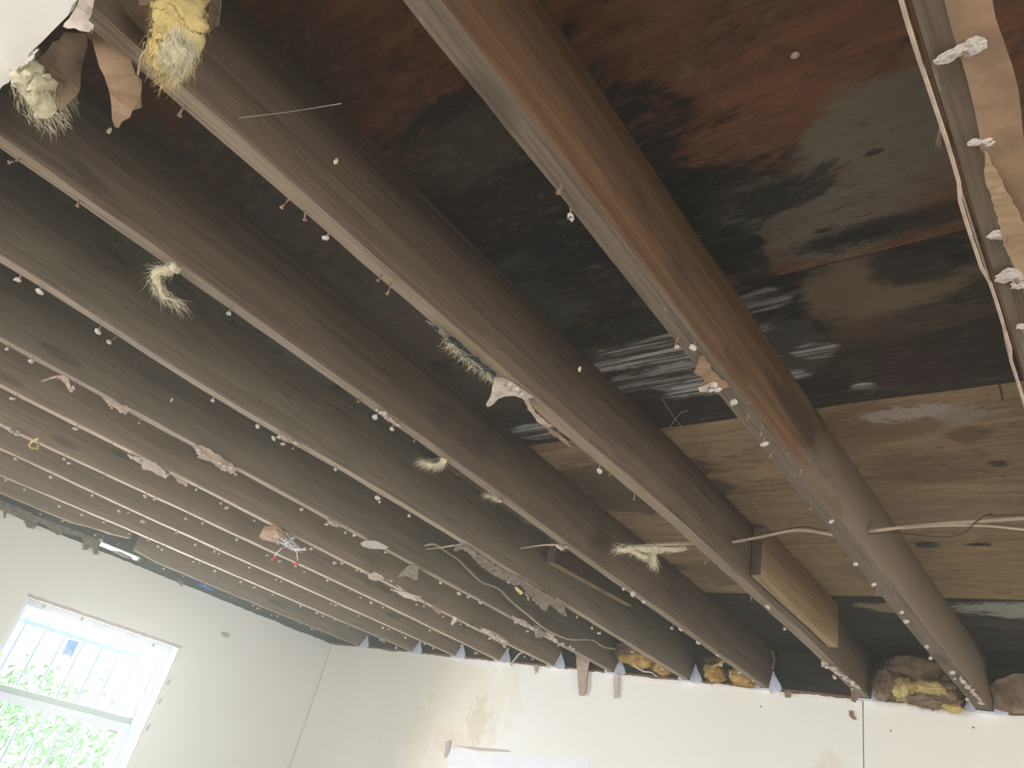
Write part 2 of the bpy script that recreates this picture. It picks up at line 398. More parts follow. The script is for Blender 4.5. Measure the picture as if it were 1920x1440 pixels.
# peeled patch with bluish filler low on the wall
q = [at_y(x, y, YW - 0.001) for x, y in ((838, 1440), (842, 1404), (868, 1402), (905, 1414), (960, 1412), (1010, 1418), (1060, 1416), (1104, 1422), (1104, 1500), (836, 1500))]
obj('filler_patch', prism(q, (0, 0.001, 0)), sm('bluish_white_filler', (0.80, 0.82, 0.84), 0.8, 0.03, 12), wb)
for pts in (((836, 1390), (845, 1388), (842, 1410), (833, 1422)), ((850, 1398), (900, 1408), (960, 1410), (950, 1406), (900, 1402))):
    obj('paint_flake', sheet([at_y(x, y, YW - 0.004) for x, y in pts], 0.001, 0.001, 1), M['plaster'], wb)
obj('paint_flake', sheet([at_y(x, y, YW - 0.003) for x, y in ((1592, 1332), (1600, 1333), (1601, 1340), (1607, 1350), (1599, 1349), (1593, 1342))], 0.001, 0.002, 1), M['paper'], wb)
for (x, y) in ((1334, 1284), (1427, 1325), (1670, 1370), (712, 1387), (1825, 1364)):
    p = at_y(x, y, YW - 0.001)
    obj('screw_hole', lump(p, (0.004, 0.0015, 0.004), 0.4, 1, seed=x), M['rust'], wb)
corner_pts = [(XW + .004 + .002 * noise.noise(Vector((0, 0, z_ * 9))), YW - .001, z_) for z_ in [HB - .01 - .03 * k for k in range(50)]]
obj('corner_line', tube(corner_pts, .0016, 5), sm('grey_corner_line', (0.42, 0.41, 0.35), .9, .2, 30), wb)  # thin darker line down the room corner
# rim board behind the joist ends, with the brown nailer on the wall's head
struct('trim_1', box((-4.72, YW + 0.016, HB - 0.03), (XR, YW + 0.056, HD)), M['rim'])
struct('trim_2', box((XW - 0.05, YW + 0.002, HB - 0.028), (XR, YW + 0.0158, HB + 0.011)), M['nailer'])

# window wall with its opening
WY0, WY1, WZ1, WZ0 = 1.433, 2.358, CZ + 0.386, CZ - 0.80
wl_ = bmesh.new()
bx(wl_, (-4.70, YF, 0), (XW, WY0, HB - 0.03)); bx(wl_, (-4.70, WY1, 0), (XW, YW, HB - 0.03))
bx(wl_, (-4.70, WY0, 0), (XW, WY1, WZ0)); bx(wl_, (-4.70, WY0, WZ1), (XW, WY1, HB - 0.03))
wall_left = struct('wall_left', wl_, M['wall_left'])
rnd = random.Random(5); pts = [(XW - 0.03, YF, HB - 0.03), (XW - 0.03, YW, HB - 0.03)]
n = 260
for i in range(n + 1):
    y = YW + (YF - YW) * i / n
    z = HB - 0.001 + 0.006 * noise.noise(Vector((y * 5, 0, 0))) + rnd.uniform(-1, 1) * 0.002
    pts.append((XW - 0.03, y, z))
obj('torn_drywall_edge', prism(pts, (0.03, 0, 0)), M['wall_left'], wall_left)
# rim board on that side, rotten through in two places
rl = bmesh.new(); X0, X1 = -4.66, -4.60
bx(rl, (X0, YF, HB - 0.03), (X1, YW, HB + 0.030)); bx(rl, (X0, YF, HB + 0.056), (X1, YW, HD))
bx(rl, (X0, YF, HB + 0.030), (X1, 1.655, HB + 0.056)); bx(rl, (X0, 1.915, HB + 0.030), (X1, 2.80, HB + 0.056)); bx(rl, (X0, 2.83, HB + 0.030), (X1, YW, HB + 0.056))
M['rim_green'] = joist_wood('greenish_weathered_rim', (0.20, 0.20, 0.15), (0.15, 0.155, 0.115), (0.09, 0.09, 0.07), 0.5, 15, 0.2)
struct('trim_3', rl, M['rim_green'])

# walls behind the camera, each with a daylight opening
wf = bmesh.new()
bx(wf, (-4.72, YF - 0.12, 0), (-2.35, YF, HD)); bx(wf, (-0.05, YF - 0.12, 0), (XR + 0.12, YF, HD))
bx(wf, (-2.35, YF - 0.12, 0), (-0.05, YF, 0.35)); bx(wf, (-2.35, YF - 0.12, 2.15), (-0.05, YF, HD))
struct('wall_front', wf, M['drywall_old'])
wr = bmesh.new()
bx(wr, (XR, YF, 0), (XR + 0.12, -0.05, HD)); bx(wr, (XR, 2.25, 0), (XR + 0.12, 3.55, HD))
bx(wr, (XR, -0.05, 0), (XR + 0.12, 2.25, 0.7)); bx(wr, (XR, -0.05, 2.3), (XR + 0.12, 2.25, HD))
struct('wall_right', wr, M['drywall_old'])

# ------------------------------------------------------------------ ceiling: roof deck sheets and the drywall that is left
ceil = bpy.data.objects.new('ceiling', None); COL.objects.link(ceil); ceil['kind'] = 'structure'; ceil['_o'] = (0, 0, 0)
BLK = (0.016, 0.016, 0.018); GRY = (0.20, 0.185, 0.145); RED = (0.17, 0.075, 0.040); TAN = (0.30, 0.205, 0.12); WHT = (0.42, 0.40, 0.37)
DKB = (0.055, 0.034, 0.030)
deck0 = plywood('red_brown_mouldy_plywood', (0.25, 0.112, 0.058), (0.155, 0.072, 0.042), 1.0, [
    ((-0.42, 0.80), (0.16, 0.13), BLK, 0.92), ((-0.30, 0.87), (0.20, 0.12), GRY, 0.75), ((-0.16, 0.74), (0.10, 0.09), GRY, 0.9), ((-0.33, 0.80), (0.10, 0.035), BLK, 0.8), ((-0.26, 0.93), (0.09, 0.02), BLK, 0.7),
    ((-0.44, 0.92), (0.05, 0.10), BLK, 0.85), ((-0.22, 0.93), (0.16, 0.03), BLK, 0.75), ((-0.19, 0.775), (0.012, 0.005), BLK, 0.8), ((-0.30, 0.90), (0.02, 0.008), BLK, 0.9),
    ((-0.70, 0.62), (0.30, 0.26), BLK, 0.88), ((-0.76, 0.50), (0.20, 0.06), (0.10, 0.085, 0.065), 0.7), ((-0.70, 0.86), (0.3, 0.2), BLK, 0.9),
    ((-0.86, 0.27), (0.12, 0.10), (0.09, 0.05, 0.04), 0.6), ((-1.15, 0.50), (0.20, 0.35), (0.07, 0.062, 0.055), 0.8), ((-1.1, 0.9), (0.3, 0.2), (0.10, 0.10, 0.085), 0.7),
    ((-1.6, 0.6), (0.35, 0.9), (0.11, 0.10, 0.085), 0.8), ((-2.6, 0.5), (1.0, 1.2), (0.16, 0.15, 0.12), 0.8), ((0.35, 0.5), (0.3, 0.6), (0.05, 0.035, 0.035), 0.9)], mottle=0.25)
deck1 = plywood('black_mould_streaked_plywood', (0.105, 0.080, 0.058), (0.060, 0.044, 0.036), 5.0, [
    ((-0.40, 1.06), (0.10, 0.09), BLK, 0.9), ((-0.25, 1.08), (0.14, 0.08), (0.24, 0.18, 0.12), 0.75), ((-0.20, 1.30), (0.16, 0.11), DKB, 0.85),
    ((-0.34, 1.35), (0.20, 0.07), (0.06, 0.036, 0.034), 0.9), ((-0.22, 1.18), (0.14, 0.04), (0.12, 0.075, 0.05), 0.6), ((-0.18, 1.03), (0.08, 0.05), BLK, 0.8), ((-0.45, 1.18), (0.05, 0.10), (0.12, 0.12, 0.115), 0.6),
    ((-0.80, 1.35), (0.2, 0.09), (0.055, 0.034, 0.034), 0.9), ((-0.72, 1.02), (0.25, 0.05), (0.03, 0.028, 0.03), 0.9),
    ((-1.15, 1.36), (0.2, 0.10), (0.05, 0.05, 0.052), 0.8), ((-1.12, 1.12), (0.2, 0.12), (0.11, 0.10, 0.085), 0.8), ((-2.4, 1.2), (1.0, .5), (0.13, 0.12, 0.10), 0.8)], mottle=0.4, streaks=0.0)
def add_streaks(m, boxes):
    """white crusty mould streaks that follow the veneer"""
    nt = m.node_tree
    n = NT.__new__(NT); n.m = m; n.t = nt; n.b = [x for x in nt.nodes if x.type == 'BSDF_PRINCIPLED'][0]
    n.pos = [x for x in nt.nodes if x.type == 'NEW_GEOMETRY'][0].outputs['Position']
    c = n.b.inputs['Base Color'].links[0].from_socket
    s2 = n.noise(n.map((3.0, 70, 1), (1, 2, 5)), 1.0, 8, 0.75, 0.6); w = n.noise(n.map((7, 14, 1)), 1.0, 6, 0.7)
    for (cc, rr, st) in boxes:
        c = n.mix(n.mul(n.mul(n.blob((0, 1), cc, rr, w, 1.0), n.ramp(s2, 0.43, 0.60)), st), c, (0.42, 0.42, 0.44))
    n.inp(n.b.inputs['Base Color'], c)
add_streaks(deck1, [((-0.70, 1.12), (0.24, 0.045), 0.9), ((-0.68, 1.22), (0.22, 0.05), 0.8), ((-0.62, 1.28), (0.16, 0.04), 0.9), ((-1.12, 1.36), (0.2, 0.05), 0.8), ((-0.46, 1.03), (0.06, 0.04), 0.6), ((-0.42, 1.22), (0.05, 0.03), 0.9), ((-.37, 1.37), (.03, .015), 1.0)])
deck2 = plywood('tan_plywood', (0.56, 0.41, 0.25), (0.34, 0.235, 0.14), 9.0, [
    ((-0.40, 1.52), (0.17, 0.09), (0.24, 0.14, 0.08), 0.6), ((-0.31, 1.50), (0.10, 0.028), (0.55, 0.50, 0.44), 0.95), ((-0.21, 1.53), (0.06, 0.04), (0.48, 0.43, 0.37), 0.7),
    ((-0.22, 1.62), (0.05, 0.04), (0.19, 0.12, 0.07), 0.7), ((-0.19, 1.76), (0.022, 0.02), (0.07, 0.05, 0.04), 0.9), ((-0.32, 1.75), (0.14, 0.10), (0.22, 0.155, 0.10), 0.6),
    ((-0.37, 2.0), (0.10, 0.10), (0.40, 0.32, 0.24), 0.5), ((-0.62, 1.62), (0.2, 0.05), (0.38, 0.28, 0.18), 0.6), ((-1.1, 1.75), (0.3, 0.2), (0.10, 0.085, 0.07), 0.8), ((-1.08, 1.53), (0.16, 0.05), (0.30, 0.22, 0.15), 0.7),
    ((-2.4, 1.8), (1.0, .8), (0.14, 0.12, 0.10), 0.8)], wave=0.8)
deck3 = plywood('wavy_grain_plywood', (0.58, 0.43, 0.24), (0.36, 0.255, 0.14), 13.0, [
    ((-0.28, 2.42), (0.14, 0.07), (0.42, 0.33, 0.20), 0.6), ((-0.62, 2.45), (0.14, 0.08), (0.30, 0.24, 0.15), 0.6), ((-1.1, 2.45), (0.2, 0.12), (0.24, 0.17, 0.12), 0.6),
    ((-0.31, 2.23), (0.028, 0.016), BLK, 1.0), ((-2.4, 2.5), (1.0, .6), (0.14, 0.12, 0.10), 0.8)], wave=2.5)
deck4 = plywood('dark_stained_plywood_at_wall', (0.085, 0.065, 0.052), (0.050, 0.038, 0.032), 17.0, [
    ((-0.30, 2.78), (0.2, 0.085), (0.60, 0.60, 0.54), 0.9), ((-0.66, 2.80), (0.12, 0.06), (0.46, 0.35, 0.24), 0.85), ((-0.30, 2.95), (0.2, 0.05), (0.12, 0.11, 0.10), 0.7),
    ((-2.4, 3.0), (1.0, .6), (0.09, 0.08, 0.07), 0.8)], mottle=0.4)
BAYS = [-4.72, -4.11, -3.31, -2.54, -1.725, -0.91, 0.33, 1.15, XR]   # sheet ends sit over the joists
def deck_row(y0, y1, mat, warped=False, cuts=(-4.72, -2.54, -0.91, 0.95, XR), th=0.014):
    for i in range(len(cuts) - 1):
        rnd = random.Random(i + int(y0 * 100)); bm = bmesh.new()
        nx, ny = 26, 5; grid = []
        dz = rnd.uniform(0, 0.0012)
        for a in range(nx + 1):
            row = []
            for b in range(ny + 1):
                x = cuts[i] + 0.001 + (cuts[i + 1] - cuts[i] - 0.002) * a / nx
                y = y0 + 0.0015 + (y1 - y0 - 0.003) * b / ny
                z = HD + dz + 0.0005
                if b == 0 and warped: y += 0.006 * noise.noise(Vector((x * 7, 3, 0))); z -= 0.0
                row.append((x, y, z))
            grid.append(row)
        lo = [[bm.verts.new(p) for p in r] for r in grid]; hi = [[bm.verts.new((p[0], p[1], HD + th + 0.003)) for p in r] for r in grid]
        for a in range(nx):
            for b in range(ny):
                bm.faces.new((lo[a][b], lo[a][b + 1], lo[a + 1][b + 1], lo[a + 1][b])); bm.faces.new((hi[a][b], hi[a + 1][b], hi[a + 1][b + 1], hi[a][b + 1]))
        for a in range(nx):
            bm.faces.new((lo[a][0], lo[a + 1][0], hi[a + 1][0], hi[a][0])); bm.faces.new((lo[a + 1][ny], lo[a][ny], hi[a][ny], hi[a + 1][ny]))
        for b in range(ny):
            bm.faces.new((lo[0][b + 1], lo[0][b], hi[0][b], hi[0][b + 1])); bm.faces.new((lo[nx][b], lo[nx][b + 1], hi[nx][b + 1], hi[nx][b]))
        obj('plywood_panel', bm, mat, ceil)
deck_row(YF - 0.1, 0.981, deck0)
deck_row(0.981, 1.430, deck1)
deck_row(1.430, 2.212, deck2, True)
deck_row(2.212, 2.682, deck3)
deck_row(2.682, 3.56, deck4)
obj('roofing_felt', box((-4.72, YF - 0.12, HD + 0.0175), (XR + 0.12, 3.6, HD + 0.03)), M['membrane'], ceil)
# the drywall ceiling still hanging behind the line where it was pulled down
rnd = random.Random(9); ex = [(XR, -0.02)]
x = XR
while x > XW + 0.02:
    x -= rnd.uniform(0.012, 0.04); ex.append((max(x, XW), -0.016 + 0.006 * noise.noise(Vector((x * 9, 0, 0))) + rnd.uniform(-1, 1) * 0.002))
pts = [(XW, YF, HB - 0.0135), (XR, YF, HB - 0.0135)] + [(a, b, HB - 0.0135) for a, b in ex]
obj('drywall_panel', prism(pts, (0, 0, 0.0127)), M['drywall_old'], ceil)
# black cracks and a hole in the deck, nail tips
pc = at_z(1870, 712, HD - 0.0005); pe = at_z(1879, 750, HD - 0.0005)
obj('deck_crack', tube([pc, pc.lerp(pe, .5) + Vector((.001, 0, 0)), pe], 0.0012, 5), M['membrane'], ceil)
hp = at_z(1738, 1022, HD - 0.0006)
obj('knot_hole', lump(hp, (0.033, 0.02, 0.0015), 0.25, 2, seed=3), M['membrane'], ceil)

# ------------------------------------------------------------------ joists
PATH = {
 -1: [(-3.4, -.078), (0.5, -.078), (3.45, -.080)],
 0: [(-3.4, -.526), (0.3, -.527), (1.0, -.533), (2.0, -.537), (2.4, -.539), (3.45, -.533)],
 1: [(-3.4, -.936), (.5, -.933), (1.0, -.927), (1.6, -.914), (2.4, -.922), (3.45, -.950)],
 2: [(-3.4, -1.33), (0.2, -1.334), (1.0, -1.334), (2.0, -1.352), (3.45, -1.373)],
 3: [(-3.4, -1.74), (.2, -1.742), (.7, -1.768), (1.4, -1.744), (3.45, -1.758)],
 4: [(-3.4, -2.18), (.3, -2.188), (1.5, -2.193), (3.45, -2.185)],
 5: [(-3.4, -2.55), (.5, -2.558), (1.8, -2.575), (2.7, -2.590), (3.45, -2.568)],
 6: [(-3.4, -2.98), (.6, -2.975), (1.3, -2.958), (2.1, -2.935), (3.45, -2.960)],
 7: [(-3.4, -3.29), (.7, -3.305), (1.3, -3.335), (3.45, -3.320)],
 8: [(-3.4, -3.77), (.8, -3.758), (1.5, -3.730), (3.45, -3.705)],
 9: [(-3.4, -4.13), (1.60, -4.133)],
 10: [(1.70, -4.25), (2.6, -4.268), (3.45, -4.236)],
}
WID = {0: [(-3.4, .040), (.6, .045), (1.2, .048), (2.0, .056), (3.45, .058)], 1: [(-3.4, .042), (3.45, .045)]}
def interp(tab, y):
    if y <= tab[0][0]: return tab[0][1]
    for (a, va), (b, vb) in zip(tab, tab[1:]):
        if y <= b:
            t = (y - a) / (b - a); t = t * t * (3 - 2 * t) if len(tab) > 3 else t
            return va + (vb - va) * t
    return tab[-1][1]
def jx(i, y): return interp(PATH[i], y)
def jw(i, y): return interp(WID[i], y) if i in WID else 0.040
STY = {-1: 'a', 0: 'a', 1: 'b', 2: 'b', 3: 'c', 4: 'c', 5: 'd', 6: 'd', 7: 'd', 8: 'd', 9: 'd', 10: 'd'}
LAB = {
 -1: 'joist at the right edge, lower face partly wrapped in brown kraft paper',
 0: 'widest bare joist, orange-brown side, right of the photo, brown paper scrap nailed below',
 1: 'brown joist with torn black membrane and pale paper stuck under its middle',
 2: 'grey-brown joist whose lower edge carries pale wool tufts, third bare one from the right',
 3: 'joist with a long strip of torn grey paper hanging off its lower edge',
 4: 'joist with a forked pale scrap near the left edge and crumbled plaster on its underside',
 5: 'pale joist with pinkish torn scraps, one below its middle and the wire bundle beside it',
 6: 'pale joist just behind the red-capped wire bundle, yellow loop near its left end',
 7: 'thin-looking joist with a dark smear on its side near the left edge of the photo',
 8: 'second joist from the window wall, many plaster beads hanging on nails',
 9: 'near piece of the joist beside the window wall, ending broken above the window',
 10: 'far piece of the joist beside the window wall, orange lower edge lit by daylight',
}
YEND = {9: 1.60}
YSTART = {10: 1.70}
joists = {}
for i in range(-1, 11):
    y0 = YSTART.get(i, -3.42); y1 = YEND.get(i, YW + 0.014)
    n = int((y1 - y0) / 0.05); bm = bmesh.new(); rings = []
    rnd = random.Random(100 + i)
    for k in range(n + 1):
        y = y0 + (y1 - y0) * k / n; x = jx(i, y); w = jw(i, y); c = 0.0035 + 0.0015 * noise.noise(Vector((y * 6, i, 0)))
        e = lambda s: 0.0022 * noise.noise(Vector((y * 9, i * 3.1, s)))
        h = 0.0
        if i == 9 and y > 1.30: h = (y - 1.30) * 0.10 + rnd.uniform(0, .01)
        if i == 10 and y < 1.85: h = (1.85 - y) * 0.10
        pr = [(x + c, HB + e(1) + h), (x + w - c, HB + e(2) + h), (x + w + e(3), HB + c + e(2) + h), (x + w, HB + JD * .5), (x + w, HD), (x, HD), (x, HB + JD * .5), (x + e(4), HB + c + e(1) + h)]
        rings.append([bm.verts.new((a, y, b)) for a, b in pr])
    for k in range(n):
        for s in range(8):
            t = (s + 1) % 8
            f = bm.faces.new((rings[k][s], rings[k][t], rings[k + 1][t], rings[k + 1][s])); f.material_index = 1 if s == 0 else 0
    bm.faces.new(rings[0][::-1]); bm.faces.new(rings[-1])
    bmesh.ops.recalc_face_normals(bm, faces=bm.faces[:])
    mats = JW[STY[i]]
    j = obj('joist', bm, [mats[0], mats[1]], None, origin=(jx(i, y0) + 0.02, y0, HB))
    j['label'] = LAB[i]; j['category'] = 'joist'; j['group'] = 'ceiling joists'
    joists[i] = j

# ------------------------------------------------------------------ nails with plaster beads
def nail_mesh(L, bend):
    pts = [(0, 0, 0.006), (0, 0, -L * 0.5), (bend * 0.4, 0, -L * 0.8), (bend, 0, -L)]
    bm = tube(pts, 0.0016, 6)
    tube([(bend, 0, -L + 0.0003), (bend * 1.02, 0, -L - 0.0009)], 0.0036, 8, bm)
    me = bpy.data.meshes.new('nail'); bm.to_mesh(me); bm.free(); me.materials.append(M['rust']); return me
NM = [nail_mesh(0.012, 0.0), nail_mesh(0.017, 0.003), nail_mesh(0.022, -0.004), nail_mesh(0.015, -0.002)]
def crumb_mesh(s, r):
    bm = lump((0, 0, 0), r, 0.35, 2, 2.5, s); me = bpy.data.meshes.new('plaster_crumb'); bm.to_mesh(me); bm.free()
    me.materials.append(M['plaster']); return me
CM = [crumb_mesh(1.3, (.0075, .006, .0045)), crumb_mesh(5.1, (.0055, .006, .005)), crumb_mesh(9.7, (.010, .007, .005)), crumb_mesh(4.4, (.006, .009, .0055))]
def add_nail(i, x, y, k, crumb=True, z=HB):
    j = joists[i]; o = Vector(j['_o'])
    nm = NM[k % 4]; L = (0.012, 0.017, 0.022, 0.015)[k % 4]; b = (0, .003, -.004, -.002)[k % 4]
    nl = link('nail', nm, None, j, Vector((x, y, z)) - o)
    nl.rotation_euler = (random.uniform(-.25, .25), random.uniform(-.25, .25), random.uniform(0, 6.28))
    if crumb:
        c = link('plaster_crumb', CM[random.randrange(4)], None, nl, (b, 0, -L + random.uniform(-.001, .003)))
        c.rotation_euler = (random.uniform(-.6, .6), random.uniform(-.6, .6), random.uniform(0, 6.28))
        s = random.uniform(0.7, 1.25); c.scale = (s, s, s)
NPX = {  # nails read off the photograph, on the undersides of the near joists
 0: [(1053,350,0),(1062,392,1),(1272,632,1),(1303,640,1),(1377,745,1),(1403,772,0),(1430,797,0),(1433,820,1),(1447,848,0),(1505,880,0),(1520,940,0),(1556,966,1),(1605,1050,1),(1633,1085,1),(1645,1100,0),(1678,1110,0),(1690,1140,1),(1695,1155,1),(1733,1200,1),(1745,1225,1),(1785,1255,1),(1792,1265,1),(1810,1300,1),(1838,1312,1)],
 1: [(347,200,0),(545,370,0),(573,396,0),(612,440,1),(715,515,0),(733,530,0),(1116,872,1),(1146,882,0),(1183,925,0),(1327,1043,0),(1408,1116,0),(1441,1132,1),(1470,1172,1),(1540,1238,1),(1560,1262,1),(1596,1287,1)],
 2: [(40,296,0),(150,375,0),(432,580,1),(676,745,0),(712,770,1),(738,795,1),(780,820,0),(935,930,1),(1060,1020,1),(1170,1097,1),(1188,1108,1),(1206,1120,1),(1262,1168,1),(1275,1172,1),(1310,1200,1),(1345,1222,1),(1355,1238,1),(1385,1255,1),(1412,1272,1)],
 3: [(40,515,1),(77,538,1),(188,612,1),(218,630,1),(403,742,1),(487,793,1),(520,815,1),(535,822,1),(553,832,0),(631,875,1),(706,925,1),(715,930,1),(770,960,1),(1080,1152,1),(1110,1170,1),(1127,1180,1),(1180,1215,1),(1240,1250,1)],
 4: [(18,648,1),(62,670,1),(145,716,1),(262,785,0),(560,950,1),(610,975,1),(655,990,1),(668,997,1),(725,1030,1),(830,1085,1),(868,1105,1),(884,1113,1),(905,1125,1),(970,1160,1),(1000,1175,1),(1050,1205,1)],
}
for i, lst in NPX.items():
    for n_, (px, py, cr) in enumerate(lst):
        p = at_z(px, py, HB); y = p.y; x0 = jx(i, y); w = jw(i, y)
        add_nail(i, min(max(p.x, x0 + 0.004), x0 + w - 0.004), y, n_ + i, bool(cr))
for i in (5, 6, 7, 8, 9, 10):
    rnd = random.Random(50 + i); y = 0.30 if i < 9 else (0.85 if i == 9 else 1.9)
    yend = YEND.get(i, 3.40) - 0.03
    while y < yend:
        add_nail(i, jx(i, y) + rnd.uniform(.006, .034), y, rnd.randrange(4), rnd.random() < 0.85)
        if rnd.random() < .35:
            y += rnd.uniform(.025, .05); 
            if y < yend: add_nail(i, jx(i, y) + rnd.uniform(.006, .034), y, rnd.randrange(4), True)
        y += rnd.uniform(.07, .20)

# ------------------------------------------------------------------ joist hangers
def hanger(i, label):
    y = YW + 0.0155; x = jx(i, 3.44); w = jw(i, 3.44); bm = bmesh.new(); t = 0.0014; g = 0.001
    root = empty('joist_hanger', (x + w / 2, y, HB - 0.004), label, 'joist hanger', 'steel joist hangers on the back wall')
    obj('seat', box((x - g - t, YW - 0.045, HB - 0.0045), (x + w + g + t, YW - 0.001, HB - 0.0031)), M['steel'], root)
    for s in (0, 1):
        xe = x - g - t if s == 0 else x + w + g
        q = [(xe, YW - .002, HB - .0035), (xe, YW - 0.045, HB - .0035), (xe, YW - 0.036, HB + .02), (xe, YW - .010, HB + .07), (xe, YW - .002, HB + .085)]
        obj('cheek', prism(q, (t, 0, 0)), M['steel'], root)
        a = xe if s == 0 else xe + t; d = -1 if s == 0 else 1
        q = [(a, YW - .002, HB - .003), (a + d * .036, YW - .002, HB - .001), (a + d * .042, YW - .002, HB + .012), (a + d * .034, YW - .002, HB + .030), (a + d * .012, YW - .002, HB + .062), (a, YW - .002, HB + .085)]
        fl = obj('flange', prism(q, (0, 0.0014, 0)), M['steel'], root)
        for zz in (.018, .045):
            obj('nail_head', lump((a + d * .014, YW - .003, HB + zz), (.0035, .0015, .0035), 0.05, 1), M['steel'], root)
HL = {0: 'hanger at the foot of the widest orange-brown joist', 1: 'hanger left of the wall seam beside a brown paper tab', 2: 'hanger between the small wool clump and the empty dark bay',
      3: 'hanger between the two amber wool clumps on the wall head', 4: 'hanger just left of the leftmost amber wool', 5: 'hanger right of the curled tan strip, left of the long paper tongue',
      6: 'hanger left of the curled tan strip', 7: 'fourth hanger counted from the room corner', 8: 'third hanger counted from the room corner', 10: 'hanger nearest the room corner'}
for i, l in HL.items(): hanger(i, 'galvanised ' + l)

# ------------------------------------------------------------------ boards nailed beside two joists
def sister(i, ya, yb, z0, z1, th, mat, mat_low, label, tilt=0.0):
    xa = jx(i, (ya + yb) / 2) + jw(i, (ya + yb) / 2) + 0.001
    xs = max(jx(i, ya) + jw(i, ya), jx(i, yb) + jw(i, yb)) + 0.002
    bm = bmesh.new(); bx(bm, (xs, ya, z0), (xs + th, yb, z1)); bmesh.ops.bevel(bm, geom=bm.edges[:], offset=0.0015, segments=1, affect='EDGES')
    if tilt:
        for v in bm.verts:
            if v.co.z < (z0 + z1) / 2: v.co.z += tilt * (v.co.y - ya) / (yb - ya)
    bm.normal_update()
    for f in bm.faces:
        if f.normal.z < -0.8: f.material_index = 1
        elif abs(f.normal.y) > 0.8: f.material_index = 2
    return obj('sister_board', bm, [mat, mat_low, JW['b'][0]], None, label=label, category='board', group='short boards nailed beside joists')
bB = sister(1, 2.045, 2.76, CZ + 0.752, HD - 0.004, 0.034, M['pine'], M['pine_pale'], 'new pale pine board nailed beside the brown joist near the back wall')
bC = sister(3, 2.12, 2.72, CZ + 0.825, HD - 0.002, 0.040, joist_wood('brown_board', (0.22, 0.14, 0.10), (0.17, 0.11, 0.08), (.1, .06, .05), .6, 22), M['pine_pale'], 'short brown board with pale lower edge, high beside the joist with torn grey paper', .035)

# ------------------------------------------------------------------ cables
def cable(name, pts, r, mat, label, cat='cable', n=6):
    return obj(name, tube(curve_pts(pts, n), r, 8), mat, None, label=label, category=cat)
hA = Vector((-.50, 1.853, CZ + .800)); hB = at_x(1370, 1017, -.877); hBl = Vector((-.93, hB.y + .005, hB.z))
cable('power_cable', [(1.9, 1.60, CZ + .815), (0.6, 1.76, CZ + .812), at_y(1920, 972, 1.80), at_y(1790, 980, 1.82), at_y(1700, 988, 1.835), at_x(1630, 996, -.478), (-.56, 1.885, CZ + .800), at_x(1500, 994, -.68) , at_x(1430, 1006, -.79), hB, hBl,
      at_x(1285, 1020, -1.00), at_x(1235, 1022, -1.08), at_x(1170, 1026, -1.25), (-1.38, 1.99, CZ + .80)], 0.0042, M['cable'], 'thick cream cable running through the joists from the right edge')
cable('thin_wire', [(1.9, 1.72, CZ + .83), (0.5, 1.80, CZ + .83), at_y(1920, 965, 1.79), at_y(1860, 963, 1.80), at_y(1830, 978, 1.80), at_y(1810, 998, 1.81), at_y(1780, 1006, 1.82), at_y(1740, 1005, 1.83), at_y(1680, 999, 1.84), at_x(1630, 1001, -.478), (-.56, 1.87, CZ + .806), at_x(1535, 992, -.62), at_x(1500, 988, -.69), at_x(1440, 1001, -.79), at_x(1372, 1019, -.877), (-.92, 1.97, CZ + .81)],
      0.0013, M['wire_dark'], 'thin dark wire looping across the cream cable', 'wire')
cable('loose_cable', [at_y(2100, 1006, 1.77), at_y(2040, 1003, 1.775), at_y(1980, 998, 1.78), at_y(1920, 993, 1.785), at_y(1860, 987, 1.80), at_y(1800, 985, 1.81), at_y(1740, 987, 1.82), at_y(1690, 991, 1.835)], 0.003, M['cable'], 'second cream cable merging with the thick one at the right edge')
cable('bay_cable', [at_x(1055, 1022, -1.385), at_x(1020, 1022, -1.50), at_x(985, 1027, -1.66), at_x(972, 1029, -1.72)], 0.003, M['cable'], 'short cream cable crossing the bay left of the third bare joist')
p4 = lambda x, y: at_x(x, y, -2.08)
cable('hanging_cable', [at_x(797, 1023, -2.14), at_x(815, 1021, -2.10), p4(838, 1035), p4(860, 1050), p4(880, 1070), p4(903, 1091), p4(935, 1104), p4(958, 1127), p4(990, 1153), p4(1020, 1178), p4(1043, 1190), p4(1070, 1199), p4(1110, 1200), p4(1130, 1212), at_x(1153, 1217, -2.06)],
      0.0042, M['cable'], 'long wavy cream cable sagging in the bay left of the torn grey paper')
cable('short_wire', [at_x(800, 1030, -2.14), at_x(830, 1026, -1.98), at_x(868, 1020, -1.82)], 0.0028, M['cable'], 'short pale wire crossing to the joist with torn grey paper', 'wire')

# ------------------------------------------------------------------ insulation tufts, batts
def tuft(label, pts, r, nf=140, fl=0.03, mat='fluff', cat='insulation', name='insulation_tuft', group=None, fw=0.0005, end=0.35):
    bm = tube(curve_pts(pts, 12), r, 20, taper=end)
    for v in bm.verts:
        v.co += Vector(noise.noise_vector(v.co * 45)) * r * 0.55 + Vector(noise.noise_vector(v.co * 130)) * r * 0.30
    o = obj(name, bm, M[mat], None, smooth=True, label=label, category=cat)
    if group: o['group'] = group
    cp = curve_pts(pts, 6)
    def fn(rnd):
        k = rnd.randrange(len(cp) - 1); d = (cp[k + 1] - cp[k]).normalized()
        return cp[k] + Vector((rnd.uniform(-1, 1), rnd.uniform(-1, 1), rnd.uniform(-1, 1))) * r * .95, d + Vector((rnd.uniform(-1, 1), rnd.uniform(-1, 1), rnd.uniform(-1, 1))) * .6
    obj('fibre', fibres(fn, nf * (5 if r > .015 else 2), fl, fw * .7, 0.4, int(r * 1e5) + len(label)), M[mat], o, kind='stuff')
    return o
zt = lambda x, y, dz=0.0: at_z(x, y, HB + dz)
TG = 'pale wool tufts caught under the joists'
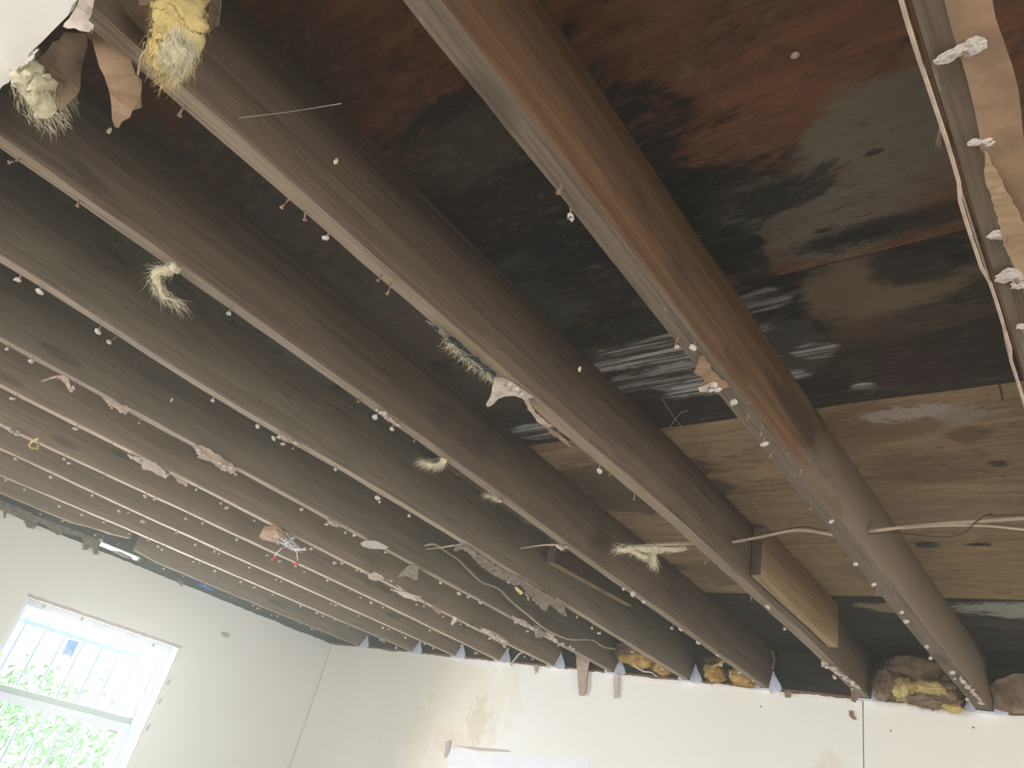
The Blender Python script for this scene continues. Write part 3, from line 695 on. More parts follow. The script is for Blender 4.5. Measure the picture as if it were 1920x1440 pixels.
tuft('pale wool tuft with a long curling tail under the third bare joist', [zt(330, 500, -.006), zt(312, 507, -.010), zt(297, 508, -.014), zt(292, 525, -.03), zt(298, 545, -.045), zt(318, 562, -.055), zt(338, 572, -.058)], 0.010, 260, .028, group=TG, end=.12)
tuft('fan-shaped pale wool tuft under the middle of the third bare joist', [zt(833, 862, -.004), zt(825, 872, -.012), zt(810, 872, -.018), zt(792, 868, -.022)], 0.008, 220, .03, group=TG, end=.5)
tuft('spidery pale wool wisp right of the fan-shaped tuft', [zt(938, 940, -.004), zt(928, 934, -.012), zt(912, 929, -.018)], 0.004, 120, .028, group=TG)
tuft('pale wool rag hanging on the cable left of the brown joist', [at_x(1288, 1023, -1.01), at_x(1250, 1028, -1.07), at_x(1222, 1030, -1.10), at_x(1185, 1030, -1.16), at_x(1160, 1030, -1.20)], 0.014, 320, .035, group=TG, end=.6)
tuft('drooping end of the wool rag under the cable', [at_x(1222, 1028, -1.10), at_x(1224, 1045, -1.10), at_x(1227, 1062, -1.10)], 0.012, 200, .025, group=TG, end=.3)
tuft('torn web of pale wool between the rag and its drooping end', [at_x(1185, 1030, -1.16), at_x(1200, 1042, -1.13), at_x(1214, 1046, -1.11)], 0.009, 160, .022, group=TG, end=.5)
tuft('small wool knot where the cable leaves the third bare joist', [zt(1046, 1024, -.002), zt(1054, 1028, -.010), zt(1062, 1024, -.004)], 0.007, 90, .014, group=TG)
tuft('tiny yellow wool loop under the pale joist near the left edge', [zt(72, 822, -.004), zt(58, 830, -.02), zt(56, 838, -.028), zt(68, 840, -.022), zt(73, 830, -.008)], 0.0035, 20, .01, 'yellow', group=TG, end=1)
tuft('thin brown wool shreds on the left side of the kraft-wrapped joist', [Vector((-.081, .62, HB + .004)), Vector((-.088, .635, HB)), Vector((-.086, .65, HB + .006))], 0.004, 60, .008, 'wool_dirty', group=TG)

# near left: batt, kraft facing, yellow wool
def batt(label, c, r, mat, seed, amp=0.35, nf=500, fl=0.02, group=None, facing=None, fibre_mat=None, fdir=(0, 0, -1), low=0.3):
    bm = lump(c, r, amp, 5, 1.8, seed)
    for v in bm.verts: v.co += Vector(noise.noise_vector(v.co * 40)) * 0.006
    vs = [v.co.copy() for v in bm.verts]
    o = obj('insulation_batt', bm, M[mat], None, smooth=True, label=label, category='insulation')
    if group: o['group'] = group
    cc = Vector(c)
    def fn(rnd):
        p = vs[rnd.randrange(len(vs))]; return p, (p - cc).normalized() + Vector(fdir) * .5 + Vector((rnd.uniform(-1, 1), rnd.uniform(-1, 1), rnd.uniform(-1, 1))) * .5
    obj('fibre', fibres(fn, nf, fl, 0.0005, 0.3, int(seed * 10)), M[fibre_mat or mat], o, kind='stuff')
    return o
# batt 1 : kraft-backed sleeve torn open, cream wool showing at its mouth
pb = lambda x, y, dz: zt(x, y, dz)
tuft('cream wool spilling from the torn sleeve at the drywall edge, upper left', [pb(70, 118, .03), pb(75, 150, .0), pb(82, 180, -.015), pb(95, 203, -.022)], 0.030, 420, .016, 'fluff', name='insulation_batt', end=.62)
sl = [pb(22, 148, -.008), pb(45, 180, -.022), pb(70, 205, -.028), pb(88, 196, -.020), pb(100, 205, -.022), pb(118, 208, -.022), pb(142, 180, -.008), pb(150, 150, .0), pb(156, 110, .02), pb(165, 60, .04), pb(120, 60, .02), pb(70, 110, .0)]
obj('facing_sleeve', sheet(sl, .0015, .010, 2, 28, 1.2, .006), M['wool_dirty'], None, label='dirty brown torn facing sleeve around cream wool, upper left corner', category='insulation facing')
# kraft tongue
kt = [pb(158, 55, .02), pb(176, 92, .0), pb(193, 140, -.02), pb(208, 195, -.035), pb(219, 238, -.045), pb(226, 239, -.045), pb(231, 228, -.04), pb(243, 220, -.04), pb(246, 208, -.035), pb(262, 202, -.03), pb(260, 182, -.028), pb(264, 165, -.02), pb(266, 150, -.012), pb(256, 140, -.010), pb(248, 115, .0), pb(240, 85, .01), pb(222, 40, .03), pb(190, 20, .03)]
obj('paper_tongue', sheet(kt, .0012, .005, 2, 18, 4.4, .004), M['paper'], None, label='pointed brown kraft paper tongue hanging in the upper left', category='kraft paper')
kb = [pb(176, 0, .03), pb(182, 60, .02), pb(215, 70, .012), pb(250, 135, -.004), pb(258, 140, -.004), pb(265, 128, -.004), pb(262, 105, .0), pb(275, 95, .0), pb(290, 88, .0), pb(300, 60, .02), pb(296, 20, .03), pb(250, -30, .04), pb(190, -30, .04)]
obj('paper_sheet', sheet(kb, .0012, .012, 3, 14, 7.4, .004), M['wool_dirty'], None, label='creased brown kraft sheet behind the pointed tongue', category='kraft paper')
cr = [pb(258, 143, -.008), pb(261, 128, -.010), pb(266, 105, -.010), pb(276, 92, -.006), pb(288, 88, -.004)]
obj('paper_curl', tube(curve_pts(cr, 4), .0016, 6), M['paper_pale'], None, label='pale curled paper edge around the end of the brown joist', category='paper scrap')
# pale torn ceiling paper on drywall edge
tp = [pb(118, 50, -.016), pb(140, 52, -.02), pb(150, 58, -.022), pb(168, 60, -.02), pb(173, 52, -.02), pb(172, 62, -.022), pb(176, 48, -.02), pb(166, 38, -.016), pb(172, 20, -.014), pb(176, -10, -.012), pb(150, -10, -.0138), pb(130, 35, -.0138)]
obj('torn_ceiling_paper', sheet(tp, .001, .002, 2, 60, 3.3, .003), M['paper_white'], None, label='pale torn ceiling paper dangling from the drywall edge', category='paper scrap')
fl = [pb(38, 128, -.015), pb(60, 112, -.02), pb(73, 92, -.016), pb(68, 92, -.0138), pb(40, 122, -.0138)]
obj('drywall_flap', sheet(fl, .001, .001, 1, 60, 2.1, .002), M['plaster'], None, label='small white flap under the drywall edge', category='paper scrap')
# yellow wool hanging over the brown joist's end
yw = tuft('bright yellow wool hanging by the end of the brown joist', [pb(345, -30, .05), pb(340, 10, .03), pb(335, 45, .005), pb(327, 80, -.012), pb(322, 105, -.02), pb(320, 118, -.022)], 0.026, 700, .020, 'yellow', name='insulation_batt', end=.95)
tuft('pale fuzzy mouth of the yellow wool', [pb(338, 75, -.035), pb(334, 100, -.045), pb(330, 118, -.047)], 0.017, 400, .014, 'fluff', end=.8)
kr = [pb(350, -20, .07), pb(361, 20, .06), pb(364, 60, .045), pb(366, 85, .035), pb(378, 60, .04), pb(392, 62, .04), pb(409, 48, .04), pb(411, 0, .05), pb(410, -30, .06)]
obj('paper_sheet', sheet(kr, .0012, .003, 2, 20, 8.2, .003), M['paper_grey'], None, label='dull brown kraft sheet right of the bright yellow wool', category='kraft paper')
yt = [pb(255, -20, .03), pb(262, 10, .03), pb(285, 6, .03), pb(300, 12, .03), pb(316, -5, .03), pb(310, -25, .04)]
obj('paper_sheet', sheet(yt, .0012, .003, 2, 20, 9.2, .003), M['paper_pale'], None, label='small tan scrap at the top edge left of the yellow wool', category='kraft paper')

# far bays
def wool_pile(label, items, group='insulation stuffed in at the back wall'):
    """items: (px, py, ydepth, r, mat)"""
    root = None
    for k, (px, py, y, r, mt) in enumerate(items):
        p = at_y(px, py, y); bm = lump(p, r, 0.35, 4, 2.0, k * 3.1 + px * .01)
        for v in bm.verts: v.co += Vector(noise.noise_vector(v.co * 45)) * 0.006
        vs = [v.co.copy() for v in list(bm.verts)[::3]]
        if root is None:
            root = empty('insulation_pile', at_y(px, py, y), label, 'insulation', group)
        o = obj('wool_clump', bm, M[mt], root, smooth=True)
        def fn(rnd): q = vs[rnd.randrange(len(vs))]; return q, (q - p).normalized() + Vector((rnd.uniform(-1, 1), -.5, rnd.uniform(-1, 1))) * .6
        obj('fibre', fibres(fn, 500, .018, .0006, .3, k + int(px)), M[mt], o, kind='stuff')
    return root
wool_pile('amber wool clump stuffed in the bay under the wavy cable end', [(1205, 1235, 3.36, (.11, .05, .045), 'wool_amber'), (1175, 1222, 3.38, (.06, .05, .05), 'wool_dirty'), (1245, 1252, 3.37, (.05, .04, .03), 'wool_amber')])
wool_pile('two small tan wool clumps in the next bay to the right', [(1340, 1262, 3.38, (.045, .05, .038), 'wool_amber'), (1392, 1270, 3.38, (.06, .05, .035), 'wool_amber'), (1350, 1240, 3.40, (.07, .04, .012), 'wool_dirty')])
wool_pile('large torn yellow and brown wool pile left of the widest joist', [(1665, 1285, 3.36, (.05, .05, .06), 'wool_dirty'), (1700, 1295, 3.35, (.05, .05, .045), 'yellow'), (1745, 1292, 3.34, (.08, .05, .028), 'yellow'), (1720, 1256, 3.38, (.12, .06, .05), 'wool_dirty'), (1740, 1316, 3.34, (.07, .05, .022), 'wool_dirty'), (1775, 1300, 3.36, (.05, .05, .04), 'wool_dirty'), (1785, 1328, 3.34, (.03, .03, .014), 'yellow')])
kf = [at_y(1856, 1286, 3.36), at_y(1872, 1270, 3.30), at_y(1900, 1262, 3.28), at_y(1960, 1262, 3.28), at_y(1990, 1350, 3.40), at_y(1900, 1335, 3.40), at_y(1866, 1325, 3.40)]
obj('paper_sheet', sheet(kf, .002, .018, 4, 16, 2.7), M['wool_dirty'], None, label='bulging brown kraft facing in the bay at the right edge', category='kraft paper')
tuft('curled tan strip standing on the wall head between two hangers', [at_y(958, 1247, 3.42), at_y(964, 1238, 3.40), at_y(972, 1228, 3.38), at_y(981, 1222, 3.36)], .006, 10, .01, 'paper_pale', 'paper scrap', 'paper_strip', end=.8)
tuft('pale rope-like strip lying under the leftmost amber wool', [at_y(1190, 1248, 3.33), at_y(1205, 1258, 3.32), at_y(1222, 1261, 3.32), at_y(1232, 1268, 3.32)], .004, 10, .01, 'fluff', 'paper scrap', 'paper_strip', end=.8)
tuft('wool sausage draped from the small tan clump up to the joist', [at_y(1322, 1249, 3.34), at_y(1338, 1250, 3.30), at_y(1350, 1245, 3.28), at_y(1358, 1238, 3.22)], .008, 60, .012, 'wool_amber', end=.8)
tuft('grey wool wisp low on the side of the third bare joist', [at_x(1438, 1215, -1.325), at_x(1448, 1222, -1.322), at_x(1451, 1240, -1.32), at_x(1448, 1254, -1.32)], .008, 60, .01, 'wool_dirty', end=.7)

# ------------------------------------------------------------------ kraft paper over the right-edge joist
R0 = [(-.44, 0)]
def strip_along(xl, xr, y0, y1, z, seed, step=.03, wob=.004, lift=0.0):
    pts = []; n = int((y1 - y0) / step)
    for k in range(n + 1):
        y = y0 + (y1 - y0) * k / n; pts.append((xl(y) + wob * noise.noise(Vector((y * 8, seed, 0))), y, z + lift * noise.noise(Vector((y * 6, 1, seed)))))
    for k in range(n, -1, -1):
        y = y0 + (y1 - y0) * k / n; pts.append((xr(y) + wob * 1.5 * noise.noise(Vector((y * 11, seed + 4, 0))), y, z + lift * noise.noise(Vector((y * 6, 1, seed + 3)))))
    return pts
obj('kraft_flange', sheet(strip_along(lambda y: -.050, lambda y: -.012 - .008 * max(0, y - .6), -.01, 1.9, HB - .0045, 3), .001, .003, 2, 16, 1.0), M['paper'], None,
    label='long brown kraft paper flange stapled along the right-edge joist', category='kraft paper')
obj('kraft_flange', sheet([(-.056, .70, HB - .007), (-.050, .66, HB - .009), (-.036, .74, HB - .012), (-.030, .80, HB - .014), (-.015, .85, HB - .012), (-.012, .95, HB - .007), (-.030, .98, HB - .0065), (-.054, .86, HB - .007)], .001, .003, 2, 30, 6.0, .003), sm('golden_kraft', (0.36, 0.25, 0.155), .9, .12, 30), None,
    label='lighter torn kraft layer over the long flange, between two plaster patches', category='kraft paper')
lip = []
for k in range(40):
    y = .0 + 1.24 * k / 39; lip.append((-.0815 - .0025 * noise.noise(Vector((y * 7, 0, 0))) - (.004 if .70 < y < 0.86 or y > 1.08 else 0), y, HB - .002 - .002 * noise.noise(Vector((y * 5, 2, 0)))))
bm = tube(lip, .0022, 6)
obj('paper_lip', bm, M['paper_pale'], None, label='rolled pale paper lip along the left edge of the right-edge joist', category='paper scrap')
lip2 = [(-.0815 - .0055 * math.sin(min(1, max(0, (y_ - 1.0) / .25)) * math.pi) - .001, y_, HB + .012 + .003 * math.sin(y_ * 30)) for y_ in [.30 + .03 * k for k in range(32)]]
obj('paper_lip', tube(lip2, .0016, 6), M['paper_pale'], None, label='thinner second paper fold above the rolled lip', category='paper scrap')
def splat(label, px, py, parts, z=HB - .006, group='plaster patches on the right-edge joist'):
    root = empty('plaster_patch', at_z(px, py, z), label, 'plaster patch', group)
    for k, (dx, dy, rx, ry) in enumerate(parts):
        p = at_z(px + dx, py + dy, z)
        bm = lump(p, (rx, ry, .0035), .4, 3, 2.2, k * 2.3 + px * .1); obj('plaster_crumb', bm, M['plaster'], root)
    p = at_z(px, py, z + .003)
    obj('screw', tube([p + Vector((0, 0, .01)), p + Vector((.003, .002, -.014))], .0022, 8), M['rust'], root)
splat('elongated white plaster smear with two lobes, top right', 1805, 93, [(-32, 15, .010, .006), (-18, 8, .010, .005), (-4, 0, .008, .005), (22, -8, .0105, .0095)])
splat('small ring-shaped plaster chip around a screw, right edge', 1835, 265, [(-10, 2, .0055, .004), (8, 0, .009, .0035), (20, 3, .005, .003)])
splat('triangular plaster chip below the lighter kraft layer', 1878, 437, [(-8, 2, .010, .006), (8, 2, .012, .007)])
splat('largest white plaster chip with a rusty screw, right edge', 1900, 515, [(0, 0, .020, .013), (-14, 2, .010, .006), (12, 18, .010, .008)])
splat('tiny plaster fleck near the lower end of the kraft flange', 1915, 612, [(0, 0, .006, .005)])

# ------------------------------------------------------------------ scraps under the joists
def scrap(label, polys, mats, crumbs=(), name='paper_scrap', cat='paper scrap', group=None, rough=.003, th=.001, cr=.002):
    """polys: lists of (px,py,dz) below the joists' underside"""
    first = polys[0][0]; root = empty(name, zt(first[0], first[1], first[2]), label, cat, group)
    for k, pl in enumerate(polys):
        m = mats[k % len(mats)] if isinstance(mats, (list, tuple)) else mats
        obj('paper_flap', sheet([zt(*q) for q in pl], th, cr, 2, 45, k + first[0] * .01, rough), M[m], root)
    for k, (x, y, dz, r) in enumerate(crumbs):
        obj('plaster_crumb', lump(zt(x, y, dz), (r, r * .8, r * .6), .4, 2, 2.4, k + x * .1), M['plaster'], root)
    return root
scrap('brown kraft scrap with white plaster lump under the widest joist',
      [[(1312,668,-.004),(1320,667,-.004),(1336,695,-.004),(1370,727,-.004),(1350,730,-.010),(1322,722,-.014),(1318,707,-.010),(1301,698,-.008),(1308,682,-.005)],
       [(1332,716,-.016),(1326,735,-.022),(1312,735,-.024),(1309,727,-.020),(1322,722,-.014)]], ['paper', 'paper_pale'],
      [(1338, 722, -.014, .008), (1345, 730, -.016, .008), (1332, 732, -.018, .006)])
tm = empty('torn_membrane', zt(840, 630, -.004), 'torn black membrane strip with pale frayed edge under the brown joist', 'membrane scrap')
obj('membrane_strip', sheet([zt(*q) for q in [(800,601,-.002),(818,610,-.003),(835,628,-.004),(855,635,-.003),(880,660,-.003),(910,685,-.003),(932,702,-.003),(926,711,-.010),(905,704,-.016),(880,682,-.016),(862,665,-.014),(846,648,-.010),(838,636,-.006)]], .001, .003, 2, 40, 3.0, .003), M['membrane'], tm)
obj('paper_flap', sheet([zt(*q) for q in [(798,601,-.004),(812,608,-.005),(832,618,-.005),(842,632,-.006),(838,638,-.006),(822,624,-.006),(808,612,-.005)]], .001, .002, 2, 40, 5.0, .002), M['paper_grey'], tm)
def fr(rnd):
    t = rnd.random(); p = zt(838 + 88 * t, 640 + 72 * t, -.010) + Vector((rnd.uniform(-.006, .006), rnd.uniform(-.01, .01), rnd.uniform(-.004, .004))); return p, (rnd.uniform(-1, 1), rnd.uniform(-1, 1), -.4)
obj('fibre', fibres(fr, 420, .022, .0004, .2, 4, 1.2), M['fluff'], tm, kind='stuff')
scrap('pale pinkish star-shaped paper scrap with plaster, below the black membrane',
      [[(928,708,-.004),(950,712,-.004),(975,726,-.004),(1000,745,-.004),(985,750,-.008),(968,742,-.010),(945,744,-.014),(925,758,-.024),(914,765,-.030),(911,760,-.030),(921,738,-.018)]], ['paper_white'],
      [(955, 722, -.006, .006), (968, 730, -.007, .008), (978, 738, -.007, .006)], cr=.003)
scrap('long curled paper splinter along the brown joist past its star-shaped scrap',
      [[(975,735,-.003),(990,748,-.003),(1005,775,-.003),(1035,800,-.003),(1025,802,-.006),(1005,788,-.008),(992,770,-.006)],
       [(1000,782,-.003),(1050,815,-.002),(1075,840,-.002),(1068,838,-.006),(1035,815,-.007)]], ['paper_pale', 'paper'])
scrap('long strip of torn grey paper hanging under the fourth bare joist',
      [[(852,1024,-.004),(872,1021,-.004),(905,1043,-.004),(940,1068,-.004),(972,1082,-.004),(980,1092,-.008),(965,1098,-.016),(948,1090,-.018),(920,1075,-.018),(900,1060,-.016),(880,1040,-.012),(868,1032,-.008),(852,1032,-.006)],
       [(972,1082,-.004),(1000,1098,-.003),(1030,1115,-.003),(1058,1135,-.003),(1063,1157,-.022),(1050,1150,-.016),(1030,1132,-.012),(1024,1147,-.020),(1013,1140,-.018),(998,1124,-.014),(985,1108,-.012),(975,1098,-.010)],
       [(985,1108,-.010),(992,1118,-.018),(994,1128,-.022),(988,1126,-.022),(983,1112,-.016)]], ['paper_grey'],
      [(954, 1092, -.018, .006), (1000, 1125, -.016, .005), (1016, 1110, -.005, .005)], rough=.004, cr=.004)
scrap('yellow wool bit held in the torn grey paper', [[(965,1100,-.014),(973,1104,-.020),(981,1112,-.024),(977,1115,-.024),(968,1108,-.02)]], ['yellow'], [], 'insulation_tuft', 'insulation')
scrap('forked pale paper scrap under the fifth bare joist at the left edge',
      [[(120,705,-.003),(128,712,-.008),(134,728,-.022),(137,735,-.026),(131,736,-.026),(124,724,-.018),(115,713,-.010),(104,709,-.014),(78,717,-.026),(77,713,-.026),(100,706,-.012),(112,704,-.004)]], ['paper_pale'], rough=.002)
def crumbline(label, a, b, n, rr, dz=-.005, flaps=(), mats=('paper_pale', 'paper_white'), spread=3, seed=1):
    rnd = random.Random(seed); cr = []
    for k in range(n):
        t = (k + rnd.random()) / n; cr.append((a[0] + (b[0] - a[0]) * t + rnd.uniform(-spread, spread), a[1] + (b[1] - a[1]) * t + rnd.uniform(-spread, spread), dz + rnd.uniform(-.006, .001), rr * rnd.uniform(.6, 1.3)))
    x0, y0 = a; x1, y1 = b; polys = [list(f) for f in flaps]
    if not polys:
        polys = [[(x0, y0 - 3, -.003), (x1, y1 - 4, -.003), (x1 + 3, y1 + 4, -.006), ((x0 + x1) / 2, (y0 + y1) / 2 + 6, -.009), (x0 + 4, y0 + 6, -.007)]]
    return scrap(label, polys, mats, cr, 'drywall_crumbs', 'drywall scrap', 'crumbled drywall under the joists')
crumbline('lumpy white drywall crumbs under the fifth bare joist, left third of the photo', (366, 845), (445, 888), 22, .008, flaps=[[(360,838,-.004),(378,836,-.003),(400,848,-.003),(420,862,-.003),(445,878,-.003),(440,888,-.012),(415,882,-.012),(395,866,-.012),(370,858,-.012),(374,850,-.008)]], seed=2)
crumbline('grey-pink paper sliver left of the lumpy white crumbs', (205, 760), (240, 775), 5, .006, flaps=[[(190,745,-.003),(215,752,-.003),(245,768,-.003),(235,776,-.010),(212,764,-.010)]], seed=3)
crumbline('pinkish twisted drywall shred under the sixth bare joist, left part', (262, 862), (318, 895), 12, .009, flaps=[[(238,852,-.003),(262,858,-.003),(292,868,-.003),(318,890,-.004),(310,898,-.014),(285,884,-.016),(268,880,-.018),(262,868,-.010),(245,860,-.006)], [(322,890,-.004),(334,894,-.004),(352,908,-.010),(350,913,-.014),(334,904,-.012)]], mats=('paper_white', 'paper_pale'), seed=4)
crumbline('plaster lump near the left edge under the seventh bare joist', (8, 800), (34, 812), 8, .008, seed=5)
crumbline('tangled paper curls under the fifth bare joist, above the white oval sliver', (612, 975), (632, 986), 6, .006, seed=6)
crumbline('plump folded scrap under the sixth bare joist, centre left', (668, 1068), (740, 1092), 8, .007, flaps=[[(690,1080,-.003),(700,1073,-.003),(716,1078,-.003),(722,1086,-.010),(705,1090,-.016),(692,1086,-.012)]], seed=7)
crumbline('pale crumbs and an orange sliver under the sixth bare joist', (742, 1100), (815, 1140), 18, .007, flaps=[[(736,1106,-.003),(762,1110,-.003),(790,1120,-.003),(782,1128,-.010),(758,1120,-.010)], [(806,1132,-.004),(815,1133,-.004),(829,1150,-.012),(824,1152,-.016),(812,1144,-.012)]], mats=('paper_white', 'paper'), seed=8)
crumbline('white shard and crumbs hanging halfway along the sixth bare joist', (845, 1158), (890, 1180), 8, .006, flaps=[[(850,1156,-.003),(857,1158,-.006),(853,1168,-.022),(848,1174,-.03),(845,1170,-.028)]], mats=('plaster',), seed=9)
crumbline('thick pink-white drywall crumbs ending in a round lump, near the back wall', (905, 1180), (950, 1206), 22, .010, seed=10, flaps=[[(900,1176,-.003),(925,1184,-.003),(955,1204,-.003),(948,1212,-.014),(922,1198,-.012)]])
crumbline('white and pink drywall crust on the fifth bare joist near the back wall', (965, 1160), (1075, 1218), 26, .008, seed=11, flaps=[[(960,1155,-.003),(985,1164,-.003),(1000,1176,-.003),(988,1178,-.010),(966,1166,-.010)], [(1022,1184,-.003),(1040,1192,-.003),(1034,1200,-.01),(1020,1194,-.01)]])
crumbline('tan crust of drywall on the brown joist near the back wall', (1540, 1240), (1612, 1290), 22, .008, seed=12)
crumbline('drywall crust on the widest joist near the back wall', (1800, 1270), (1842, 1318), 16, .007, seed=13)
crumbline('crusty chips on the third bare joist before its fan-shaped tuft', (706, 768), (750, 800), 8, .006, seed=14)
crumbline('crumbs along the fourth bare joist above the tiny scrap', (520, 815), (560, 835), 6, .006, seed=15)
scrap('brown folded paper flap standing off the fifth bare joist', [[(766,1060,-.004),(785,1062,-.004),(783,1088,-.030),(776,1088,-.030),(764,1080,-.022),(745,1082,-.022),(755,1070,-.014)]], ['paper_grey'], rough=.002)
scrap('striped white oval sliver under the fifth bare joist', [[(676,1019,-.016),(684,1015,-.012),(705,1015,-.008),(728,1027,-.010),(722,1030,-.014),(695,1029,-.018),(680,1025,-.018)]], ['plaster'], [], 'drywall_sliver', 'drywall scrap', None, .001, .003, .0005)
scrap('grey ragged hood of paper under the fifth bare joist near the back wall', [[(1000,1172,-.003),(1012,1176,-.003),(1024,1190,-.012),(1016,1196,-.018),(1004,1196,-.018)]], ['paper_grey'])

# torn paper hanging on the walls
def wallscrap(name, label, px, y, mat, off=.004, cr=.003):
    return obj(name, sheet([at_y(a, b, y - (off if k % 2 else off * .5)) for k, (a, b) in enumerate(px)], .0012, cr, 2, 40, px[0][0] * .1, .002), M[mat], None, label=label, category='paper scrap')
wallscrap('paper_tongue', 'long brown paper tongue hanging over the top of the back wall', [(1079,1222),(1092,1226),(1106,1234),(1104,1248),(1100,1272),(1098,1296),(1094,1306),(1085,1303),(1083,1270),(1081,1245)], YW - .012, 'paper_pale')
wallscrap('paper_tab', 'small brown paper tab on the wall head left of the wall seam', [(1595,1288),(1612,1290),(1608,1308),(1603,1318),(1596,1314)], YW - .008, 'paper')
wallscrap('paper_tab', 'small brown tab under the dark empty bay', [(1471,1296),(1484,1298),(1482,1308),(1472,1308)], YW - .006, 'paper')
wallscrap('paper_tab', 'tiny pointed tab hanging left of the long paper tongue', [(1000,1246),(1009,1247),(1004,1264)], YW - .006, 'paper_pale')
wallscrap('paper_tab', 'yellowish tiny tab below the hanger of the third bare joist', [(1441,1293),(1447,1294),(1446,1304)], YW - .006, 'yellow')
wallscrap('smear_strip', 'added strip standing in for a shadow-like grey smear left of the amber wool', [(1149,1262),(1161,1262),(1159,1308),(1152,1310)], YW - .006, 'paper_white')  # strip added in place of a shadow-like smear on the wall
def leftscrap(label, px, x=XW + .012, mat='paper_grey'):
    return obj('paper_scrap', sheet([at_x(a, b, x + .004 * (k % 2)) for k, (a, b) in enumerate(px)], .0012, .004, 2, 30, px[0][0] * .1 + 1, .004), M[mat], None, label=label, category='paper scrap', group='torn paper along the head of the window wall')
leftscrap('torn olive paper at the left edge on the window wall head', [(-20,930),(20,945),(60,962),(70,985),(62,992),(50,988),(45,976),(32,968),(10,960),(-20,950)])
leftscrap('hanging spike of torn paper left on the window wall head', [(6,955),(14,958),(10,972),(7,972)])
leftscrap('wide ragged paper flap above the window corner', [(55,962),(90,975),(130,990),(160,1002),(158,1012),(150,1006),(120,1000),(108,1004),(100,998),(85,984),(60,978)])
leftscrap('square-ended double flap left of the bright gap in the rim', [(150,1000),(172,1006),(190,1014),(186,1022),(184,1040),(176,1040),(174,1028),(170,1026),(164,1031),(155,1030),(156,1018)])
leftscrap('small pointed scrap left of the blue strip', [(330,1085),(345,1090),(341,1100),(337,1096)])
# blue strip
a, b = at_x(373, 1095, XW + .006), at_x(400, 1106, XW + .006)
obj('blue_strip', tube([a, a.lerp(b, .5), b], .0085, 8), M['blue'], None, label='short bright blue strip on the head of the window wall', category='blue strip')
obj('white_foam', lump(at_x(168 + 62, 1040, XW + .004), (.012, .06, .01), .3, 3, 2, 2), M['plaster'], None, label='white foam bead under the bright gap in the rim', category='foam')

# ------------------------------------------------------------------ wire bundle with red caps
zx = lambda x, y, X=-2.60: at_x(x, y, X)
w0 = zt(520, 1000, -.01)
ob = bmesh.new()
q = [zt(489,998,-.004), zt(497,986,-.002), zt(522,987,-.002), zt(540,1000,-.004), zt(520,1010,-.010), zt(495,1004,-.008)]
obj('wood_offcut', prism(q, (0, 0, -.018)), M['orange_wood'], None, label='orange striped wood offcut behind the red-capped wires', category='wood offcut')
wb_ = empty('wire_bundle', w0, 'tangle of white wires with two red caps under the sixth bare joist', 'wire bundle')
rnd = random.Random(3)
ctr = [zt(515,1008,-.014), zt(525,1002,-.02), zt(535,1010,-.018), zt(530,1020,-.022), zt(545,1022,-.018), zt(560,1030,-.016)]
for k in range(14):
    ps = [ctr[rnd.randrange(len(ctr))] + Vector((rnd.uniform(-.02, .02), rnd.uniform(-.025, .025), rnd.uniform(-.012, .012))) for _ in range(5)]
    obj('wire', tube(curve_pts(ps, 6), .0020, 6), M['wire_white'] if k % 4 else M['cable'], wb_)
obj('wire', tube(curve_pts([zt(530,1005,-.01), zt(535,995,-.004), zt(528,990,0)], 4), .0015, 6), M['wire_dark'], wb_)
obj('wire', tube(curve_pts([zt(530,1026,-.02), zt(522,1034,-.035), zt(515,1042,-.045)], 4), .0022, 6), M['wire_white'], wb_)
obj('wire', tube(curve_pts([zt(548,1026,-.02), zt(556,1036,-.035), zt(558,1050,-.045)], 4), .0020, 6), M['wire_white'], wb_)
obj('wire', tube(curve_pts([zt(545,1030,-.02), zt(560,1030,-.03), zt(574,1031,-.03)], 4), .0030, 6), M['wire_white'], wb_)
for (p, d) in ((zt(513,1047,-.048), Vector((.004, -.012, -.016))), (zt(555,1057,-.048), Vector((-.014, -.004, -.006)))):
    obj('wire_cap', tube([p - d * .6, p, p + d * .6], .0065, 10, taper=.75), M['red'], wb_)

# ------------------------------------------------------------------ window
XG = -4.665
win = bpy.data.objects.new('window_1', None); COL.objects.link(win); win['kind'] = 'structure'; win['_o'] = (0, 0, 0)
def part(name, a, b, mat, bev=.002, parent=win): return obj(name, box(a, b, bev), M[mat], parent)
RZ = CZ - 0.085     # meeting rail
part('frame_head', (XG - .04, WY0, WZ1 - .038), (XG + .03, WY1, WZ1), 'pvc')
part('frame_sill', (XG - .04, WY0, WZ0), (XG + .03, WY1, WZ0 + .04), 'pvc')
part('frame_jamb', (XG - .04, WY0, WZ0 + .04), (XG + .03, WY0 + .035, WZ1 - .038), 'pvc')
part('frame_jamb', (XG - .04, WY1 - .035, WZ0 + .04), (XG + .03, WY1, WZ1 - .038), 'pvc')
up = part('upper_sash_rail', (XG - .03, WY0 + .035, RZ), (XG + .004, WY1 - .035, RZ + .045), 'rail_grey')
part('lower_sash_rail', (XG - .004, WY0 + .035, RZ - .03), (XG + .026, WY1 - .035, RZ + .012), 'pvc')
part('upper_sash_stile', (XG - .03, WY1 - .055, RZ + .045), (XG + .004, WY1 - .035, WZ1 - .038), 'pvc')
part('upper_sash_stile', (XG - .03, WY0 + .035, RZ + .045), (XG + .004, WY0 + .055, WZ1 - .038), 'pvc')
part('lower_sash_stile', (XG - .004, WY1 - .075, WZ0 + .04), (XG + .026, WY1 - .035, RZ - .03), 'pvc')
part('lower_sash_stile', (XG - .004, WY0 + .035, WZ0 + .04), (XG + .026, WY0 + .075, RZ - .03), 'pvc')
part('sash_latch', (XG + .000, WY1 - .16, RZ - .050), (XG + .020, WY1 - .09, RZ - .034), 'rail_grey')
